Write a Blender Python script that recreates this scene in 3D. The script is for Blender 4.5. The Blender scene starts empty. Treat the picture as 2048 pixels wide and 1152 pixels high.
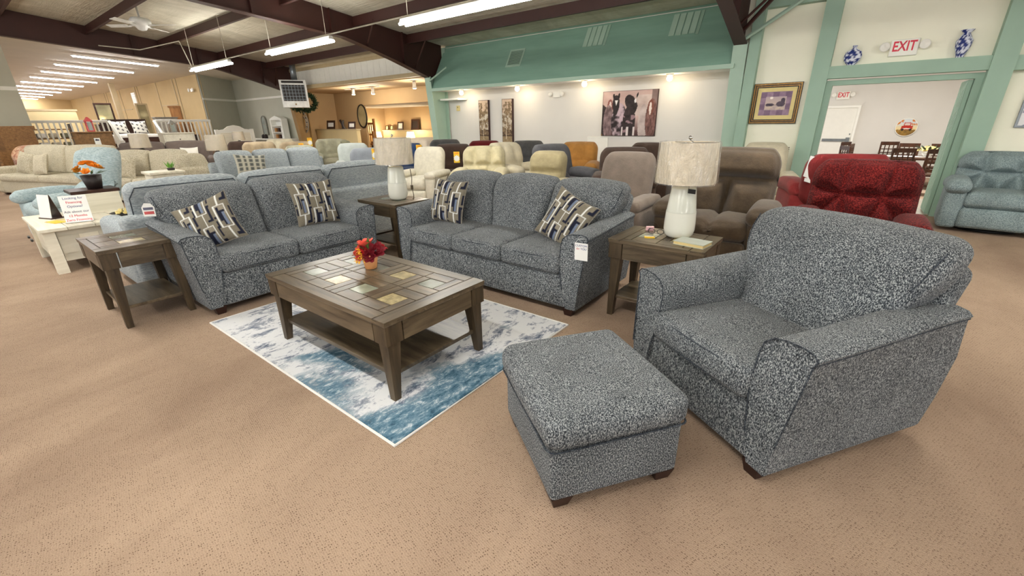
import bpy, math, random
from mathutils import Vector, Matrix
random.seed(7)
SC = bpy.context.scene
COL = SC.collection
# ------------------------------------------------------------------ camera
F_PX, PITCH, ROLL, EYE, YAW = 854.3, math.radians(21.30), math.radians(0.915), 1.415, math.radians(38)
cam = bpy.data.cameras.new('camera'); cam.sensor_width = 36; cam.lens = F_PX / 2048 * 36
cam.clip_end = 200; cam.clip_start = .05
camo = bpy.data.objects.new('camera', cam); COL.objects.link(camo)
_f = Vector((0, math.cos(PITCH), -math.sin(PITCH))); _r = Vector((1, 0, 0)); _d = _f.cross(_r)
_r2 = _r * math.cos(ROLL) + _d * math.sin(ROLL); _d2 = -_r * math.sin(ROLL) + _d * math.cos(ROLL)
_m = Matrix((_r2, -_d2, -_f)).transposed().to_4x4()
camo.matrix_world = Matrix.Translation((0, 0, EYE)) @ Matrix.Rotation(YAW, 4, 'Z') @ _m
SC.camera = camo
# ------------------------------------------------------------------ daylight from the open shop front, exposure
wd = bpy.data.worlds.new('world'); SC.world = wd; wd.use_nodes = True
wd.node_tree.nodes['Background'].inputs[0].default_value = (1.0, 1.0, 1.0, 1)
wd.node_tree.nodes['Background'].inputs[1].default_value = 1.0
SC.view_settings.view_transform = 'Standard'; SC.view_settings.look = 'None'
SC.view_settings.gamma = 1; SC.view_settings.use_curve_mapping = False
SC.view_settings.exposure = 0.3
TUBE_W, FAR_TUBE_W, SPOT_W = 14.0, 42.0, 4.0
# ------------------------------------------------------------------ helpers
def lin(c):
    return tuple((x / 255 / 12.92) if x / 255 <= .04045 else ((x / 255 + .055) / 1.055) ** 2.4 for x in c)
class MB:
    def __init__(s): s.v = []; s.f = []
    def add(s, vs, fs):
        b = len(s.v); s.v += [tuple(p) for p in vs]; s.f += [tuple(i + b for i in q) for q in fs]; return s
    def box(s, x0, x1, y0, y1, z0, z1):
        return s.add([(x, y, z) for z in (z0, z1) for y in (y0, y1) for x in (x0, x1)],
                     [(0, 2, 3, 1), (4, 5, 7, 6), (0, 1, 5, 4), (2, 6, 7, 3), (0, 4, 6, 2), (1, 3, 7, 5)])
    def hexa(s, b, t):   # four bottom and four top corners, counter-clockwise from above
        return s.add(list(b) + list(t), [(3, 2, 1, 0), (4, 5, 6, 7), (0, 1, 5, 4), (1, 2, 6, 5), (2, 3, 7, 6), (3, 0, 4, 7)])
    def prism(s, poly, axis, lo, hi):   # poly in the two other axes
        n = len(poly)
        def P(a, b, h): return {0: (h, a, b), 1: (a, h, b), 2: (a, b, h)}[axis]
        vs = [P(a, b, lo) for a, b in poly] + [P(a, b, hi) for a, b in poly]
        fs = [tuple(range(n))[::-1], tuple(range(n, 2 * n))] + [(i, (i + 1) % n, n + (i + 1) % n, n + i) for i in range(n)]
        return s.add(vs, fs)
    def tube(s, pts, r, n=6, closed=False):
        pts = [Vector(p) for p in pts]; N = len(pts); vs = []; fs = []; nrm = None
        for i, p in enumerate(pts):
            a = pts[i - 1] if (i > 0 or closed) else p; b = pts[(i + 1) % N] if (i < N - 1 or closed) else p
            t = (b - a).normalized() if (b - a).length > 1e-9 else Vector((0, 0, 1))
            if nrm is None:
                nrm = t.cross(Vector((0, 0, 1)));
                if nrm.length < .1: nrm = t.cross(Vector((1, 0, 0)))
            nrm = (nrm - t * nrm.dot(t)).normalized(); bn = t.cross(nrm)
            rr = r[i] if isinstance(r, (list, tuple)) else r
            vs += [p + (nrm * math.cos(k * math.tau / n) + bn * math.sin(k * math.tau / n)) * rr for k in range(n)]
        for i in range(N if closed else N - 1):
            j = (i + 1) % N
            fs += [(i * n + k, i * n + (k + 1) % n, j * n + (k + 1) % n, j * n + k) for k in range(n)]
        if not closed: fs += [tuple(range(n))[::-1], tuple((N - 1) * n + k for k in range(n))]
        return s.add(vs, fs)
    def lathe(s, prof, n=24, c=(0, 0, 0), caps=True):
        vs = []; fs = []
        for r, z in prof: vs += [(c[0] + r * math.cos(k * math.tau / n), c[1] + r * math.sin(k * math.tau / n), c[2] + z) for k in range(n)]
        for i in range(len(prof) - 1):
            fs += [(i * n + k, i * n + (k + 1) % n, (i + 1) * n + (k + 1) % n, (i + 1) * n + k) for k in range(n)]
        if caps: fs += [tuple(range(n))[::-1], tuple((len(prof) - 1) * n + k for k in range(n))]
        return s.add(vs, fs)
    def loft(s, rings, caps=True):
        n = len(rings[0]); vs = [p for r in rings for p in r]; fs = []
        for i in range(len(rings) - 1):
            fs += [(i * n + k, i * n + (k + 1) % n, (i + 1) * n + (k + 1) % n, (i + 1) * n + k) for k in range(n)]
        if caps: fs += [tuple(range(n))[::-1], tuple((len(rings) - 1) * n + k for k in range(n))]
        return s.add(vs, fs)
    def ball(s, c, r, n=10, m=6):
        r = r if isinstance(r, (tuple, list)) else (r, r, r)
        prof = [(max(math.sin(math.pi * i / m), 1e-4), -math.cos(math.pi * i / m)) for i in range(m + 1)]
        t = MB().lathe(prof, n)
        return s.add([(c[0] + x * r[0], c[1] + y * r[1], c[2] + z * r[2]) for x, y, z in t.v], t.f)
    def rbox(s, x0, x1, y0, y1, z0, z1, r=.03, k=2, m=(3, 3, 3), puff=(0, 0, 0), warp=None):
        c = ((x0 + x1) / 2, (y0 + y1) / 2, (z0 + z1) / 2); h = (abs(x1 - x0) / 2, abs(y1 - y0) / 2, abs(z1 - z0) / 2)
        r = min(r, min(h) * .98)
        if isinstance(m, int): m = (m, m, m)
        ax = []
        for a in range(3):
            L = [-h[a] + r * i / k for i in range(k)] + [-h[a] + r + (2 * h[a] - 2 * r) * i / m[a] for i in range(m[a] + 1)] + [h[a] - r + r * i / k for i in range(1, k + 1)]
            ax.append(L)
        idx = {}; vs = []; fs = []
        def V(i, j, l):
            key = (i, j, l)
            if key in idx: return idx[key]
            p = [ax[0][i], ax[1][j], ax[2][l]]
            q = [max(-(h[a] - r), min(h[a] - r, p[a])) for a in range(3)]
            d = Vector([p[a] - q[a] for a in range(3)])
            if d.length > 1e-9: d = d.normalized() * r
            u = [p[a] / h[a] for a in range(3)]
            o = [q[a] + d[a] for a in range(3)]
            for a in range(3):
                if puff[a]:
                    b, e = (a + 1) % 3, (a + 2) % 3
                    o[a] += puff[a] * u[a] * (1 - u[b] ** 2) * (1 - u[e] ** 2)
            o = (o[0] + c[0], o[1] + c[1], o[2] + c[2])
            if warp: o = warp(o, u)
            idx[key] = len(vs); vs.append(o); return idx[key]
        n = [len(a) - 1 for a in ax]
        for i in range(n[0]):
            for j in range(n[1]):
                fs.append((V(i, j, 0), V(i, j + 1, 0), V(i + 1, j + 1, 0), V(i + 1, j, 0)))
                fs.append((V(i, j, n[2]), V(i + 1, j, n[2]), V(i + 1, j + 1, n[2]), V(i, j + 1, n[2])))
        for i in range(n[0]):
            for l in range(n[2]):
                fs.append((V(i, 0, l), V(i + 1, 0, l), V(i + 1, 0, l + 1), V(i, 0, l + 1)))
                fs.append((V(i, n[1], l), V(i, n[1], l + 1), V(i + 1, n[1], l + 1), V(i + 1, n[1], l)))
        for j in range(n[1]):
            for l in range(n[2]):
                fs.append((V(0, j, l), V(0, j, l + 1), V(0, j + 1, l + 1), V(0, j + 1, l)))
                fs.append((V(n[0], j, l), V(n[0], j + 1, l), V(n[0], j + 1, l + 1), V(n[0], j, l + 1)))
        return s.add(vs, fs)
    def xf(s, M, start=0):
        for i in range(start, len(s.v)): s.v[i] = tuple(M @ Vector(s.v[i]))
        return s
    def build(s, name, m, parent=None, smooth=False, ang=None):
        me = bpy.data.meshes.new(name); me.from_pydata(s.v, [], s.f); me.update()
        if m is not None: me.materials.append(MAT[m] if isinstance(m, str) else m)
        if smooth:
            me.polygons.foreach_set('use_smooth', [True] * len(me.polygons))
            if ang is not None:
                try: me.set_sharp_from_angle(angle=math.radians(ang))
                except Exception: pass
        o = bpy.data.objects.new(name, me); COL.objects.link(o)
        if parent is not None: o.parent = parent
        return o
def tag(o, label=None, cat=None, group=None, kind=None):
    if label: o['label'] = label
    if cat: o['category'] = cat
    if group: o['group'] = group
    if kind: o['kind'] = kind
    return o
def thing(name, label, cat, loc=(0, 0, 0), rz=0, group=None):
    o = bpy.data.objects.new(name, None); COL.objects.link(o); o.empty_display_size = .1
    o.location = loc; o.rotation_euler = (0, 0, math.radians(rz)); return tag(o, label, cat, group)
def struct(name, mb, m, parent=None, smooth=False):
    o = mb.build(name, m, parent, smooth)
    if parent is None: o['kind'] = 'structure'
    return o
def put(o, loc, rz=0, rx=0, ry=0):
    o.location = loc; o.rotation_euler = (math.radians(rx), math.radians(ry), math.radians(rz)); return o
def box1(*a): return MB().box(*a)
def copy_tree(o, parent=None):
    c = o.copy(); COL.objects.link(c); c.parent = parent
    for ch in [x for x in bpy.data.objects if x.parent == o]: copy_tree(ch, c)
    return c
def mix(a, b, t): return tuple(x + (y - x) * t for x, y in zip(a, b))
def sst(a, b, x):
    t = max(0, min(1, (x - a) / (b - a))); return t * t * (3 - 2 * t)
# ------------------------------------------------------------------ materials
MAT = {}
def _nt(name):
    m = bpy.data.materials.new(name); m.use_nodes = True; MAT[name] = m; nt = m.node_tree
    return m, nt, nt.nodes['Principled BSDF']
def N(nt, t, **kw):
    n = nt.nodes.new(t)
    for k, v in kw.items():
        if k.startswith('i_'):
            key = k[2:]; key = int(key) if key.isdigit() else key.replace('_', ' ')
            n.inputs[key].default_value = v
        else: setattr(n, k, v)
    return n
def coords(nt, scale=(1, 1, 1), src='Object', rot=(0, 0, 0)):
    tc = N(nt, 'ShaderNodeTexCoord'); mp = N(nt, 'ShaderNodeMapping'); mp.inputs['Scale'].default_value = scale
    mp.inputs['Rotation'].default_value = rot
    nt.links.new(tc.outputs[src], mp.inputs[0]); return mp.outputs[0]
def ramp(nt, src, stops, interp='LINEAR'):
    r = N(nt, 'ShaderNodeValToRGB'); r.color_ramp.interpolation = interp; e = r.color_ramp.elements
    e[0].position, e[0].color = stops[0][0], (*stops[0][1], 1); e[1].position, e[1].color = stops[-1][0], (*stops[-1][1], 1)
    for p, c in stops[1:-1]:
        x = e.new(p); x.color = (*c, 1)
    nt.links.new(src, r.inputs[0]); return r.outputs[0]
def noise(nt, vec, scale, detail=2, rough=.5, dist=0):
    n = N(nt, 'ShaderNodeTexNoise'); n.inputs['Scale'].default_value = scale; n.inputs['Detail'].default_value = detail
    n.inputs['Roughness'].default_value = rough; n.inputs['Distortion'].default_value = dist
    nt.links.new(vec, n.inputs['Vector']); return n.outputs['Fac']
def bump(nt, bs, h, s, d=.01):
    b = N(nt, 'ShaderNodeBump'); b.inputs['Strength'].default_value = s; b.inputs['Distance'].default_value = d
    nt.links.new(h, b.inputs['Height']); nt.links.new(b.outputs[0], bs.inputs['Normal'])
def mixc(nt, fac, a, b, mode='MIX'):
    m = N(nt, 'ShaderNodeMix', data_type='RGBA', blend_type=mode)
    for key, v in ((6, a), (7, b)):
        if isinstance(v, tuple): m.inputs[key].default_value = (*v, 1)
        else: nt.links.new(v, m.inputs[key])
    if isinstance(fac, (int, float)): m.inputs[0].default_value = fac
    else: nt.links.new(fac, m.inputs[0])
    return m.outputs[2]
def plain(name, c, rough=.6, var=.12, scale=8, bmp=0, bscale=60, metal=0, spec=.5, src='Object', stretch=(1, 1, 1)):
    m, nt, bs = _nt(name); c = lin(c); vec = coords(nt, stretch, src)
    a = tuple(x * (1 - var) for x in c); b = tuple(min(1, x * (1 + var)) for x in c)
    nt.links.new(ramp(nt, noise(nt, vec, scale, 3), [(.3, a), (.7, b)]), bs.inputs['Base Color'])
    bs.inputs['Roughness'].default_value = rough; bs.inputs['Metallic'].default_value = metal
    bs.inputs['Specular IOR Level'].default_value = spec
    if bmp: bump(nt, bs, noise(nt, vec, bscale, 3), bmp)
    return m
def fabric(name, dark, mid, light, scale=170, stretch=(1, 1, 1), big=.25, bmp=.5):
    m, nt, bs = _nt(name); vec = coords(nt, stretch)
    f = noise(nt, vec, scale, 2, .7)
    col = ramp(nt, f, [(.36, lin(dark)), (.5, lin(mid)), (.64, lin(light))])
    g = ramp(nt, noise(nt, coords(nt), 5, 2), [(.3, (1 - big,) * 3), (.7, (1 + big * .6,) * 3)])
    col = mixc(nt, 1.0, col, g, 'MULTIPLY')
    nt.links.new(col, bs.inputs['Base Color']); bs.inputs['Roughness'].default_value = .95
    bs.inputs['Specular IOR Level'].default_value = .15
    bs.inputs['Sheen Weight'].default_value = .06; bs.inputs['Sheen Roughness'].default_value = .5
    bump(nt, bs, f, bmp, .004); return m
def suede(name, c, var=.22, scale=9, sheen=.15):
    m, nt, bs = _nt(name); c = lin(c); vec = coords(nt)
    a = tuple(x * (1 - var) for x in c); b = tuple(min(1, x * (1 + var * 1.2)) for x in c)
    f = noise(nt, vec, scale, 5, .65); nt.links.new(ramp(nt, f, [(.3, a), (.7, b)]), bs.inputs['Base Color'])
    bs.inputs['Roughness'].default_value = .85; bs.inputs['Specular IOR Level'].default_value = .2
    bs.inputs['Sheen Weight'].default_value = sheen
    bump(nt, bs, noise(nt, vec, 60, 3), .35, .01); return m
def wood(name, dark, light, axis=0, scale=14, rough=.42, spec=.4):
    m, nt, bs = _nt(name); st = [9, 9, 9]; st[axis] = .9
    vec = coords(nt, tuple(st)); f = noise(nt, vec, scale / 5, 5, .65, .6)
    inf = N(nt, 'ShaderNodeObjectInfo'); hs = N(nt, 'ShaderNodeMath', operation='MULTIPLY_ADD'); hs.inputs[1].default_value = .36; hs.inputs[2].default_value = .82
    nt.links.new(inf.outputs['Random'], hs.inputs[0])
    col = ramp(nt, f, [(.28, lin(dark)), (.72, lin(light))])
    cb = N(nt, 'ShaderNodeCombineXYZ')
    for i in range(3): nt.links.new(hs.outputs[0], cb.inputs[i])
    col = mixc(nt, 1.0, col, cb.outputs[0], 'MULTIPLY')
    nt.links.new(col, bs.inputs['Base Color']); bs.inputs['Roughness'].default_value = rough
    bs.inputs['Specular IOR Level'].default_value = spec
    bump(nt, bs, f, .04, .003); return m
def emit(name, c, s):
    m, nt, bs = _nt(name); bs.inputs['Base Color'].default_value = (*lin(c), 1)
    bs.inputs['Emission Color'].default_value = (*lin(c), 1); bs.inputs['Emission Strength'].default_value = s; return m
def vcol(name, rough=.6, grain=0):
    m, nt, bs = _nt(name); a = N(nt, 'ShaderNodeVertexColor', layer_name='Col'); c = a.outputs[0]
    if grain:
        g = ramp(nt, noise(nt, coords(nt), 260, 2, .7), [(.35, (1 - grain,) * 3), (.65, (1 + grain,) * 3)]); c = mixc(nt, 1.0, c, g, 'MULTIPLY')
    nt.links.new(c, bs.inputs['Base Color']); bs.inputs['Roughness'].default_value = rough; bs.inputs['Specular IOR Level'].default_value = .25
    return m
def set_cols(o, cols):
    at = o.data.color_attributes.new('Col', 'FLOAT_COLOR', 'POINT')
    flat = []
    for c in cols: flat += [*lin(c), 1]
    at.data.foreach_set('color', flat)
# heathered blue-grey chenille of the suite
fabric('heather', (26, 30, 35), (84, 90, 96), (178, 182, 182), 250, (1, 1, .5), .16, .4)
fabric('piping_dark', (34, 38, 46), (58, 64, 72), (92, 98, 104), 150)
fabric('light_grey', (130, 138, 142), (154, 162, 165), (178, 184, 186), 120, (.3, .3, 1.8), .06, .12)
fabric('cream_weave', (172, 163, 140), (192, 183, 160), (208, 200, 180), 90, (.5, .5, 1.2), .08, .25)
fabric('cream_plaid', (150, 140, 118), (180, 171, 148), (202, 194, 174), 40, (1, 1, 3), .12, .3)
fabric('taupe_fabric', (96, 86, 78), (122, 110, 100), (142, 130, 120), 80, (1, 1, 1), .12, .3)
fabric('sage_fabric', (146, 164, 168), (166, 183, 186), (186, 200, 202), 90, (.4, .4, 1.6), .08, .3)
fabric('red_plush', (46, 6, 7), (80, 13, 13), (118, 36, 31), 80, (1, 1, 1), .25, .8)
fabric('blue_plush', (98, 114, 118), (130, 146, 148), (156, 170, 170), 110, (1, 1, 1), .15, .5)
fabric('carpet_pile_edge', (120, 92, 70), (160, 130, 102), (180, 150, 120), 120)
suede('white_knit', (206, 200, 182), .1, 14); suede('cream_suede', (192, 182, 148), .14, 8); suede('cream_light', (200, 191, 166), .12, 8)
suede('beige_green', (160, 148, 114), .16, 7); suede('charcoal', (82, 82, 86), .18, 7); suede('dark_grey', (70, 70, 70), .2, 7)
suede('camel', (164, 116, 56), .14, 7); suede('wine', (92, 14, 18), .2, 7); suede('dark_brown', (58, 42, 34), .2, 7)
suede('navy', (34, 56, 92), .2, 7); suede('taupe_suede', (126, 113, 102), .16, 5, .2); suede('brown_suede', (76, 63, 48), .3, 6, .2)
suede('mocha', (70, 54, 45), .2, 7); suede('rose_suede', (124, 40, 40), .2, 7); suede('olive', (124, 122, 98), .2, 7)
suede('sand_suede', (170, 152, 124), .18, 7); suede('pale_grey', (176, 182, 178), .1, 7); suede('slate', (142, 148, 156), .1, 7)
suede('sage_suede', (162, 160, 138), .16, 7); suede('grey_brown', (104, 92, 86), .15, 7); suede('off_white_cloth', (226, 222, 212), .06, 7)
wood('table_wood', (48, 38, 27), (114, 99, 77), 0, 13, .3, .55); wood('table_wood_y', (48, 38, 27), (114, 99, 77), 1, 13, .3, .55); wood('table_wood_z', (44, 34, 23), (90, 75, 54), 2, 13, .45)
wood('white_wood', (206, 200, 180), (232, 227, 210), 0, 8, .5); wood('white_wood_y', (206, 200, 180), (232, 227, 210), 1, 8, .5); wood('brown_wood', (104, 74, 42), (158, 118, 74), 1, 10, .5)
wood('dark_wood', (34, 18, 12), (66, 36, 24), 0, 10, .4); wood('dining_wood', (44, 24, 14), (84, 50, 30), 2, 10, .4); wood('oak', (136, 90, 46), (186, 134, 78), 2, 10, .5)
wood('grey_wood', (128, 124, 116), (166, 162, 152), 1, 10, .5); wood('pale_floor', (206, 192, 172), (236, 226, 208), 0, 6, .35)
plain('tile_green', (108, 112, 96), .25, .25, 14); plain('tile_yellow', (160, 146, 108), .25, .35, 30); plain('tile_pale', (138, 144, 126), .25, .2, 14); plain('tile_grey', (110, 110, 96), .25, .25, 14)
plain('foot_dark', (46, 24, 18), .4); plain('ceramic', (226, 226, 214), .12, .03, 4); plain('ceramic_upper', (206, 208, 196), .15, .03, 4); plain('chrome', (190, 190, 188), .15, .05, 5, metal=1)
plain('shade_linen', (222, 208, 180), .8, .06, 40, .2, 200); plain('paper', (240, 240, 236), .6, .02); plain('paper_edge', (222, 200, 140), .7, .08, 90, stretch=(1, 1, 12)); plain('yellow_tag', (240, 196, 40), .6, .05)
plain('black', (18, 18, 18), .5); plain('cord_brown', (70, 56, 34), .5); plain('terracotta', (222, 156, 98), .6, .08, 20); plain('dark_pot', (34, 24, 22), .5)
plain('wall_white', (222, 219, 212), .85, .02, 2); plain('wall_cream', (244, 242, 222), .85, .025, 2); plain('wall_beige', (198, 172, 124), .85, .03, 2); plain('wall_tan', (188, 158, 116), .85, .03, 2); plain('wall_grey', (194, 194, 178), .85, .03, 2)
plain('green_paint', (150, 178, 159), .6, .04, 3); plain('green_panel', (130, 166, 148), .7, .08, 1.2, .15, 40, stretch=(1, 6, 6)); plain('green_light', (168, 194, 176), .6, .04, 3); plain('white_trim', (244, 243, 234), .6, .02); plain('beige_trim', (190, 172, 136), .7, .04); plain('half_wall', (222, 204, 156), .8, .03, 2)
plain('steel_brown', (58, 26, 19), .55, .1, 3); plain('column_tan', (150, 118, 72), .7, .1, 3); plain('ceiling_white', (220, 212, 196), .9, .03, 2); plain('galvanised', (130, 136, 140), .4, .15, 8, metal=.8); plain('conduit', (190, 184, 168), .5)
plain('heater_white', (228, 228, 224), .4); plain('heater_dark', (40, 34, 30), .6); plain('leaf', (74, 104, 40), .6, .3, 20); plain('leaf_dark', (40, 62, 34), .7, .3, 20); plain('grass_green', (90, 150, 40), .6, .3, 30)
plain('petal_red', (170, 26, 34), .6, .3, 60); plain('petal_coral', (226, 92, 74), .6, .25, 60); plain('petal_yellow', (242, 178, 46), .6, .2, 60); plain('petal_orange', (244, 150, 40), .6, .25, 60); plain('petal_wine', (120, 14, 30), .6, .3, 60); plain('petal_cream', (236, 222, 160), .6, .15, 60)
plain('glass_grey', (170, 178, 170), .08, .2, 3); plain('mirror_glass', (200, 190, 150), .06, .3, 2, metal=.6); plain('gold_frame', (140, 104, 50), .35, .3, 30, metal=.5); plain('mat_board', (222, 204, 142), .8, .04); plain('red_letter', (214, 30, 60), .5); plain('blue_letter', (70, 76, 130), .6); plain('grey_letter', (90, 90, 110), .6); plain('pale_red', (196, 84, 84), .6); plain('exit_white', (238, 236, 226), .4, .02); plain('porcelain', (228, 230, 236), .2, .04); plain('cobalt', (30, 50, 120), .25, .2, 20); plain('book_cover', (186, 192, 180), .4, .05); plain('pink_plastic', (236, 190, 196), .3); plain('nail_head', (70, 56, 40), .35, metal=.8)
plain('canvas_edge', (60, 34, 30), .6)
fabric('quilt', (168, 110, 96), (206, 170, 150), (226, 200, 180), 14)
vcol('print', .55); vcol('pillow_print', .9, .22)
emit('tube_glow', (255, 252, 244), 50); emit('far_tube_glow', (252, 250, 255), 75); emit('bulb_glow', (255, 226, 170), 18); emit('lamp_glow', (255, 232, 176), 4)
# roof insulation with wrinkles
m, nt, bs = _nt('insulation'); vec = coords(nt, (1, .5, 1)); f = noise(nt, vec, 2.2, 6, .6, .8)
nt.links.new(ramp(nt, f, [(.3, lin((182, 176, 156))), (.7, lin((214, 208, 190)))]), bs.inputs['Base Color']); bs.inputs['Roughness'].default_value = .6
bump(nt, bs, noise(nt, coords(nt, (.6, 7, 1)), 2, 4, .6, 1), .5, .06)
# carpet: tan loop with dark flecks in rows
m, nt, bs = _nt('carpet'); vec = coords(nt, (1, 1, 1), rot=(0, 0, .2))
vo = N(nt, 'ShaderNodeTexVoronoi'); vo.inputs['Scale'].default_value = 84; vo.inputs['Randomness'].default_value = .42; nt.links.new(coords(nt, (1, 1.5, 1), rot=(0, 0, .25)), vo.inputs['Vector'])
fleck = ramp(nt, vo.outputs['Distance'], [(.13, (1, 1, 1)), (.32, (0, 0, 0))])
fine = noise(nt, vec, 300, 2, .7); big = noise(nt, coords(nt, (1, .45, 1)), 1.3, 4, .6, .5)
col = ramp(nt, big, [(.32, lin((146, 124, 106))), (.68, lin((176, 153, 132)))])
gate = ramp(nt, noise(nt, vec, 22, 3), [(.34, (.3,) * 3), (.6, (1, 1, 1))])
mm = N(nt, 'ShaderNodeMath', operation='MULTIPLY'); nt.links.new(fleck, mm.inputs[0]); nt.links.new(gate, mm.inputs[1])
m2 = N(nt, 'ShaderNodeMath', operation='MULTIPLY'); nt.links.new(mm.outputs[0], m2.inputs[0]); m2.inputs[1].default_value = .92
col = mixc(nt, m2.outputs[0], col, lin((84, 60, 44)))
col = mixc(nt, 1.0, col, ramp(nt, fine, [(.3, (.72,) * 3), (.7, (1.22,) * 3)]), 'MULTIPLY')
nt.links.new(col, bs.inputs['Base Color']); bs.inputs['Roughness'].default_value = .98; bs.inputs['Specular IOR Level'].default_value = .1
bump(nt, bs, vo.outputs['Distance'], .35, .006)
# abstract rug
m, nt, bs = _nt('rug_print'); vec = coords(nt, (1.5, .8, 1), rot=(0, 0, .5))
a = noise(nt, vec, 5.5, 12, .80, .35); b = noise(nt, coords(nt, (1, 1, 1)), 1.5, 3, .5, .6); c = noise(nt, coords(nt, (2.2, 1, 1), rot=(0, 0, .3)), 11, 12, .8, .3)
white, grey, blue, deep = lin((226, 228, 230)), lin((150, 156, 170)), lin((116, 146, 166)), lin((52, 92, 116))
col = ramp(nt, a, [(.38, lin((84, 96, 114))), (.43, grey), (.465, lin((176, 180, 190))), (.485, white), (.56, lin((224, 226, 228))), (1, lin((236, 236, 234)))])
tc = N(nt, 'ShaderNodeTexCoord'); sx = N(nt, 'ShaderNodeSeparateXYZ'); nt.links.new(tc.outputs['Object'], sx.inputs[0])
gx = N(nt, 'ShaderNodeMath', operation='MULTIPLY_ADD'); gx.inputs[1].default_value = .17; gx.inputs[2].default_value = .0; sxy = N(nt, 'ShaderNodeMath', operation='SUBTRACT'); nt.links.new(sx.outputs[0], sxy.inputs[0]); nt.links.new(sx.outputs[1], sxy.inputs[1]); nt.links.new(sxy.outputs[0], gx.inputs[0])
ad = N(nt, 'ShaderNodeMath', operation='ADD'); nt.links.new(b, ad.inputs[0]); nt.links.new(gx.outputs[0], ad.inputs[1])
m2 = N(nt, 'ShaderNodeMath', operation='MULTIPLY_ADD'); nt.links.new(c, m2.inputs[0]); m2.inputs[1].default_value = .45; nt.links.new(ad.outputs[0], m2.inputs[2])
fb = ramp(nt, m2.outputs[0], [(.88, (0, 0, 0)), (.96, (1, 1, 1))])
col = mixc(nt, fb, col, ramp(nt, c, [(.38, lin((44, 78, 98))), (.47, lin((84, 118, 138))), (.55, lin((126, 150, 166))), (.6, lin((196, 204, 210)))]))
nt.links.new(col, bs.inputs['Base Color']); bs.inputs['Roughness'].default_value = .9; bs.inputs['Specular IOR Level'].default_value = .15
bump(nt, bs, noise(nt, coords(nt, (4, 1, 1)), 90, 2), .2, .004)
# crinkled clear film
m, nt, bs = _nt('clear_film'); out = nt.nodes['Material Output']
tr = N(nt, 'ShaderNodeBsdfTransparent'); gl = N(nt, 'ShaderNodeBsdfGlossy'); gl.inputs['Roughness'].default_value = .16
mx = N(nt, 'ShaderNodeMixShader'); lw = N(nt, 'ShaderNodeLayerWeight'); lw.inputs[0].default_value = .35
bp = N(nt, 'ShaderNodeBump'); bp.inputs['Strength'].default_value = 1; bp.inputs['Distance'].default_value = .03
nt.links.new(noise(nt, coords(nt, (1, 1, .35), rot=(0, .35, 0)), 11, 5, .62, 2.4), bp.inputs['Height']); nt.links.new(bp.outputs[0], gl.inputs['Normal']); nt.links.new(bp.outputs[0], lw.inputs['Normal'])
md = N(nt, 'ShaderNodeMath', operation='MULTIPLY_ADD'); nt.links.new(lw.outputs['Facing'], md.inputs[0]); md.inputs[1].default_value = .5; md.inputs[2].default_value = .16
nt.links.new(md.outputs[0], mx.inputs[0]); nt.links.new(tr.outputs[0], mx.inputs[1]); nt.links.new(gl.outputs[0], mx.inputs[2]); nt.links.new(mx.outputs[0], out.inputs['Surface'])

# ================================================================== the building
def roof_z(y): return 3.42 + .11 * (8.7 - y)
def far_z(y): return 3.62 - .054 * (y - 3.57)
struct('floor', box1(-50, 9, -7, 8.95, -.1, 0), 'carpet')
struct('ceiling', MB().hexa([(-17.25, -9, roof_z(-9)), (9, -9, roof_z(-9)), (9, 9.6, roof_z(9.6)), (-17.25, 9.6, roof_z(9.6))],
                            [(-17.25, -9, roof_z(-9) + .1), (9, -9, roof_z(-9) + .1), (9, 9.6, roof_z(9.6) + .1), (-17.25, 9.6, roof_z(9.6) + .1)]), 'insulation')
struct('ceiling_far', MB().hexa([(-50, -9, far_z(-9)), (-17.32, -9, far_z(-9)), (-17.32, 9.6, far_z(9.6)), (-50, 9.6, far_z(9.6))],
                                [(-50, -9, 4.6), (-17.32, -9, 4.6), (-17.32, 9.6, 4.6), (-50, 9.6, 4.6)]), 'ceiling_white')
# rigid frames
BOT = [(9.25, 2.50), (8.7, 2.55), (7.6, 2.88), (6.65, 3.13), (6.29, 3.215), (3.56, 3.43), (0, 3.72), (-8, 4.36)]
for X, paint in ((-9.55, 'green_light'), (-17.2, 'column_tan'), (-1.91, 'green_light')):
    mb = MB()
    poly = BOT + [(y, roof_z(y) - .005) for y in (-8, 0, 9.25)]
    mb.prism(poly, 0, X - .012, X + .012)
    fl = BOT[1:]
    for (y0, z0), (y1, z1) in zip(fl, fl[1:]):
        mb.hexa([(X - .1, y0, z0 - .016), (X - .1, y1, z1 - .016), (X + .1, y1, z1 - .016), (X + .1, y0, z0 - .016)],
                [(X - .1, y0, z0), (X - .1, y1, z1), (X + .1, y1, z1), (X + .1, y0, z0)])
    r = struct('rafter_beam', mb, 'steel_brown'); r['label'] = 'dark red brown steel rafter'
    for y in (7.9, 6.0, 4.4):   # stiffener plates on the web
        zb = 2.55 + (8.7 - y) * .29 if y > 6.29 else 3.215 + (6.29 - y) * .079
        box1(X - .09, X + .09, y - .006, y + .006, zb, roof_z(y) - .01).build('stiffener', 'steel_brown', r)
    c = MB()
    c.hexa([(X - .11, 8.93, 0), (X + .11, 8.93, 0), (X + .11, 8.955, 0), (X - .11, 8.955, 0)], [(X - .11, 8.68, 2.56), (X + .11, 8.68, 2.56), (X + .11, 8.705, 2.56), (X - .11, 8.705, 2.56)])
    c.hexa([(X - .012, 8.94, 0), (X + .012, 8.94, 0), (X + .012, 9.3, 0), (X - .012, 9.3, 0)], [(X - .012, 8.7, 2.56), (X + .012, 8.7, 2.56), (X + .012, 9.3, 2.56), (X - .012, 9.3, 2.56)])
    c.box(X - .11, X + .11, 9.28, 9.31, 0, 3.3)
    struct('column', c, paint)
PUR = [8.1, 6.6, 5.05, 3.5, 1.95, .4, -1.2, -2.8]
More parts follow.
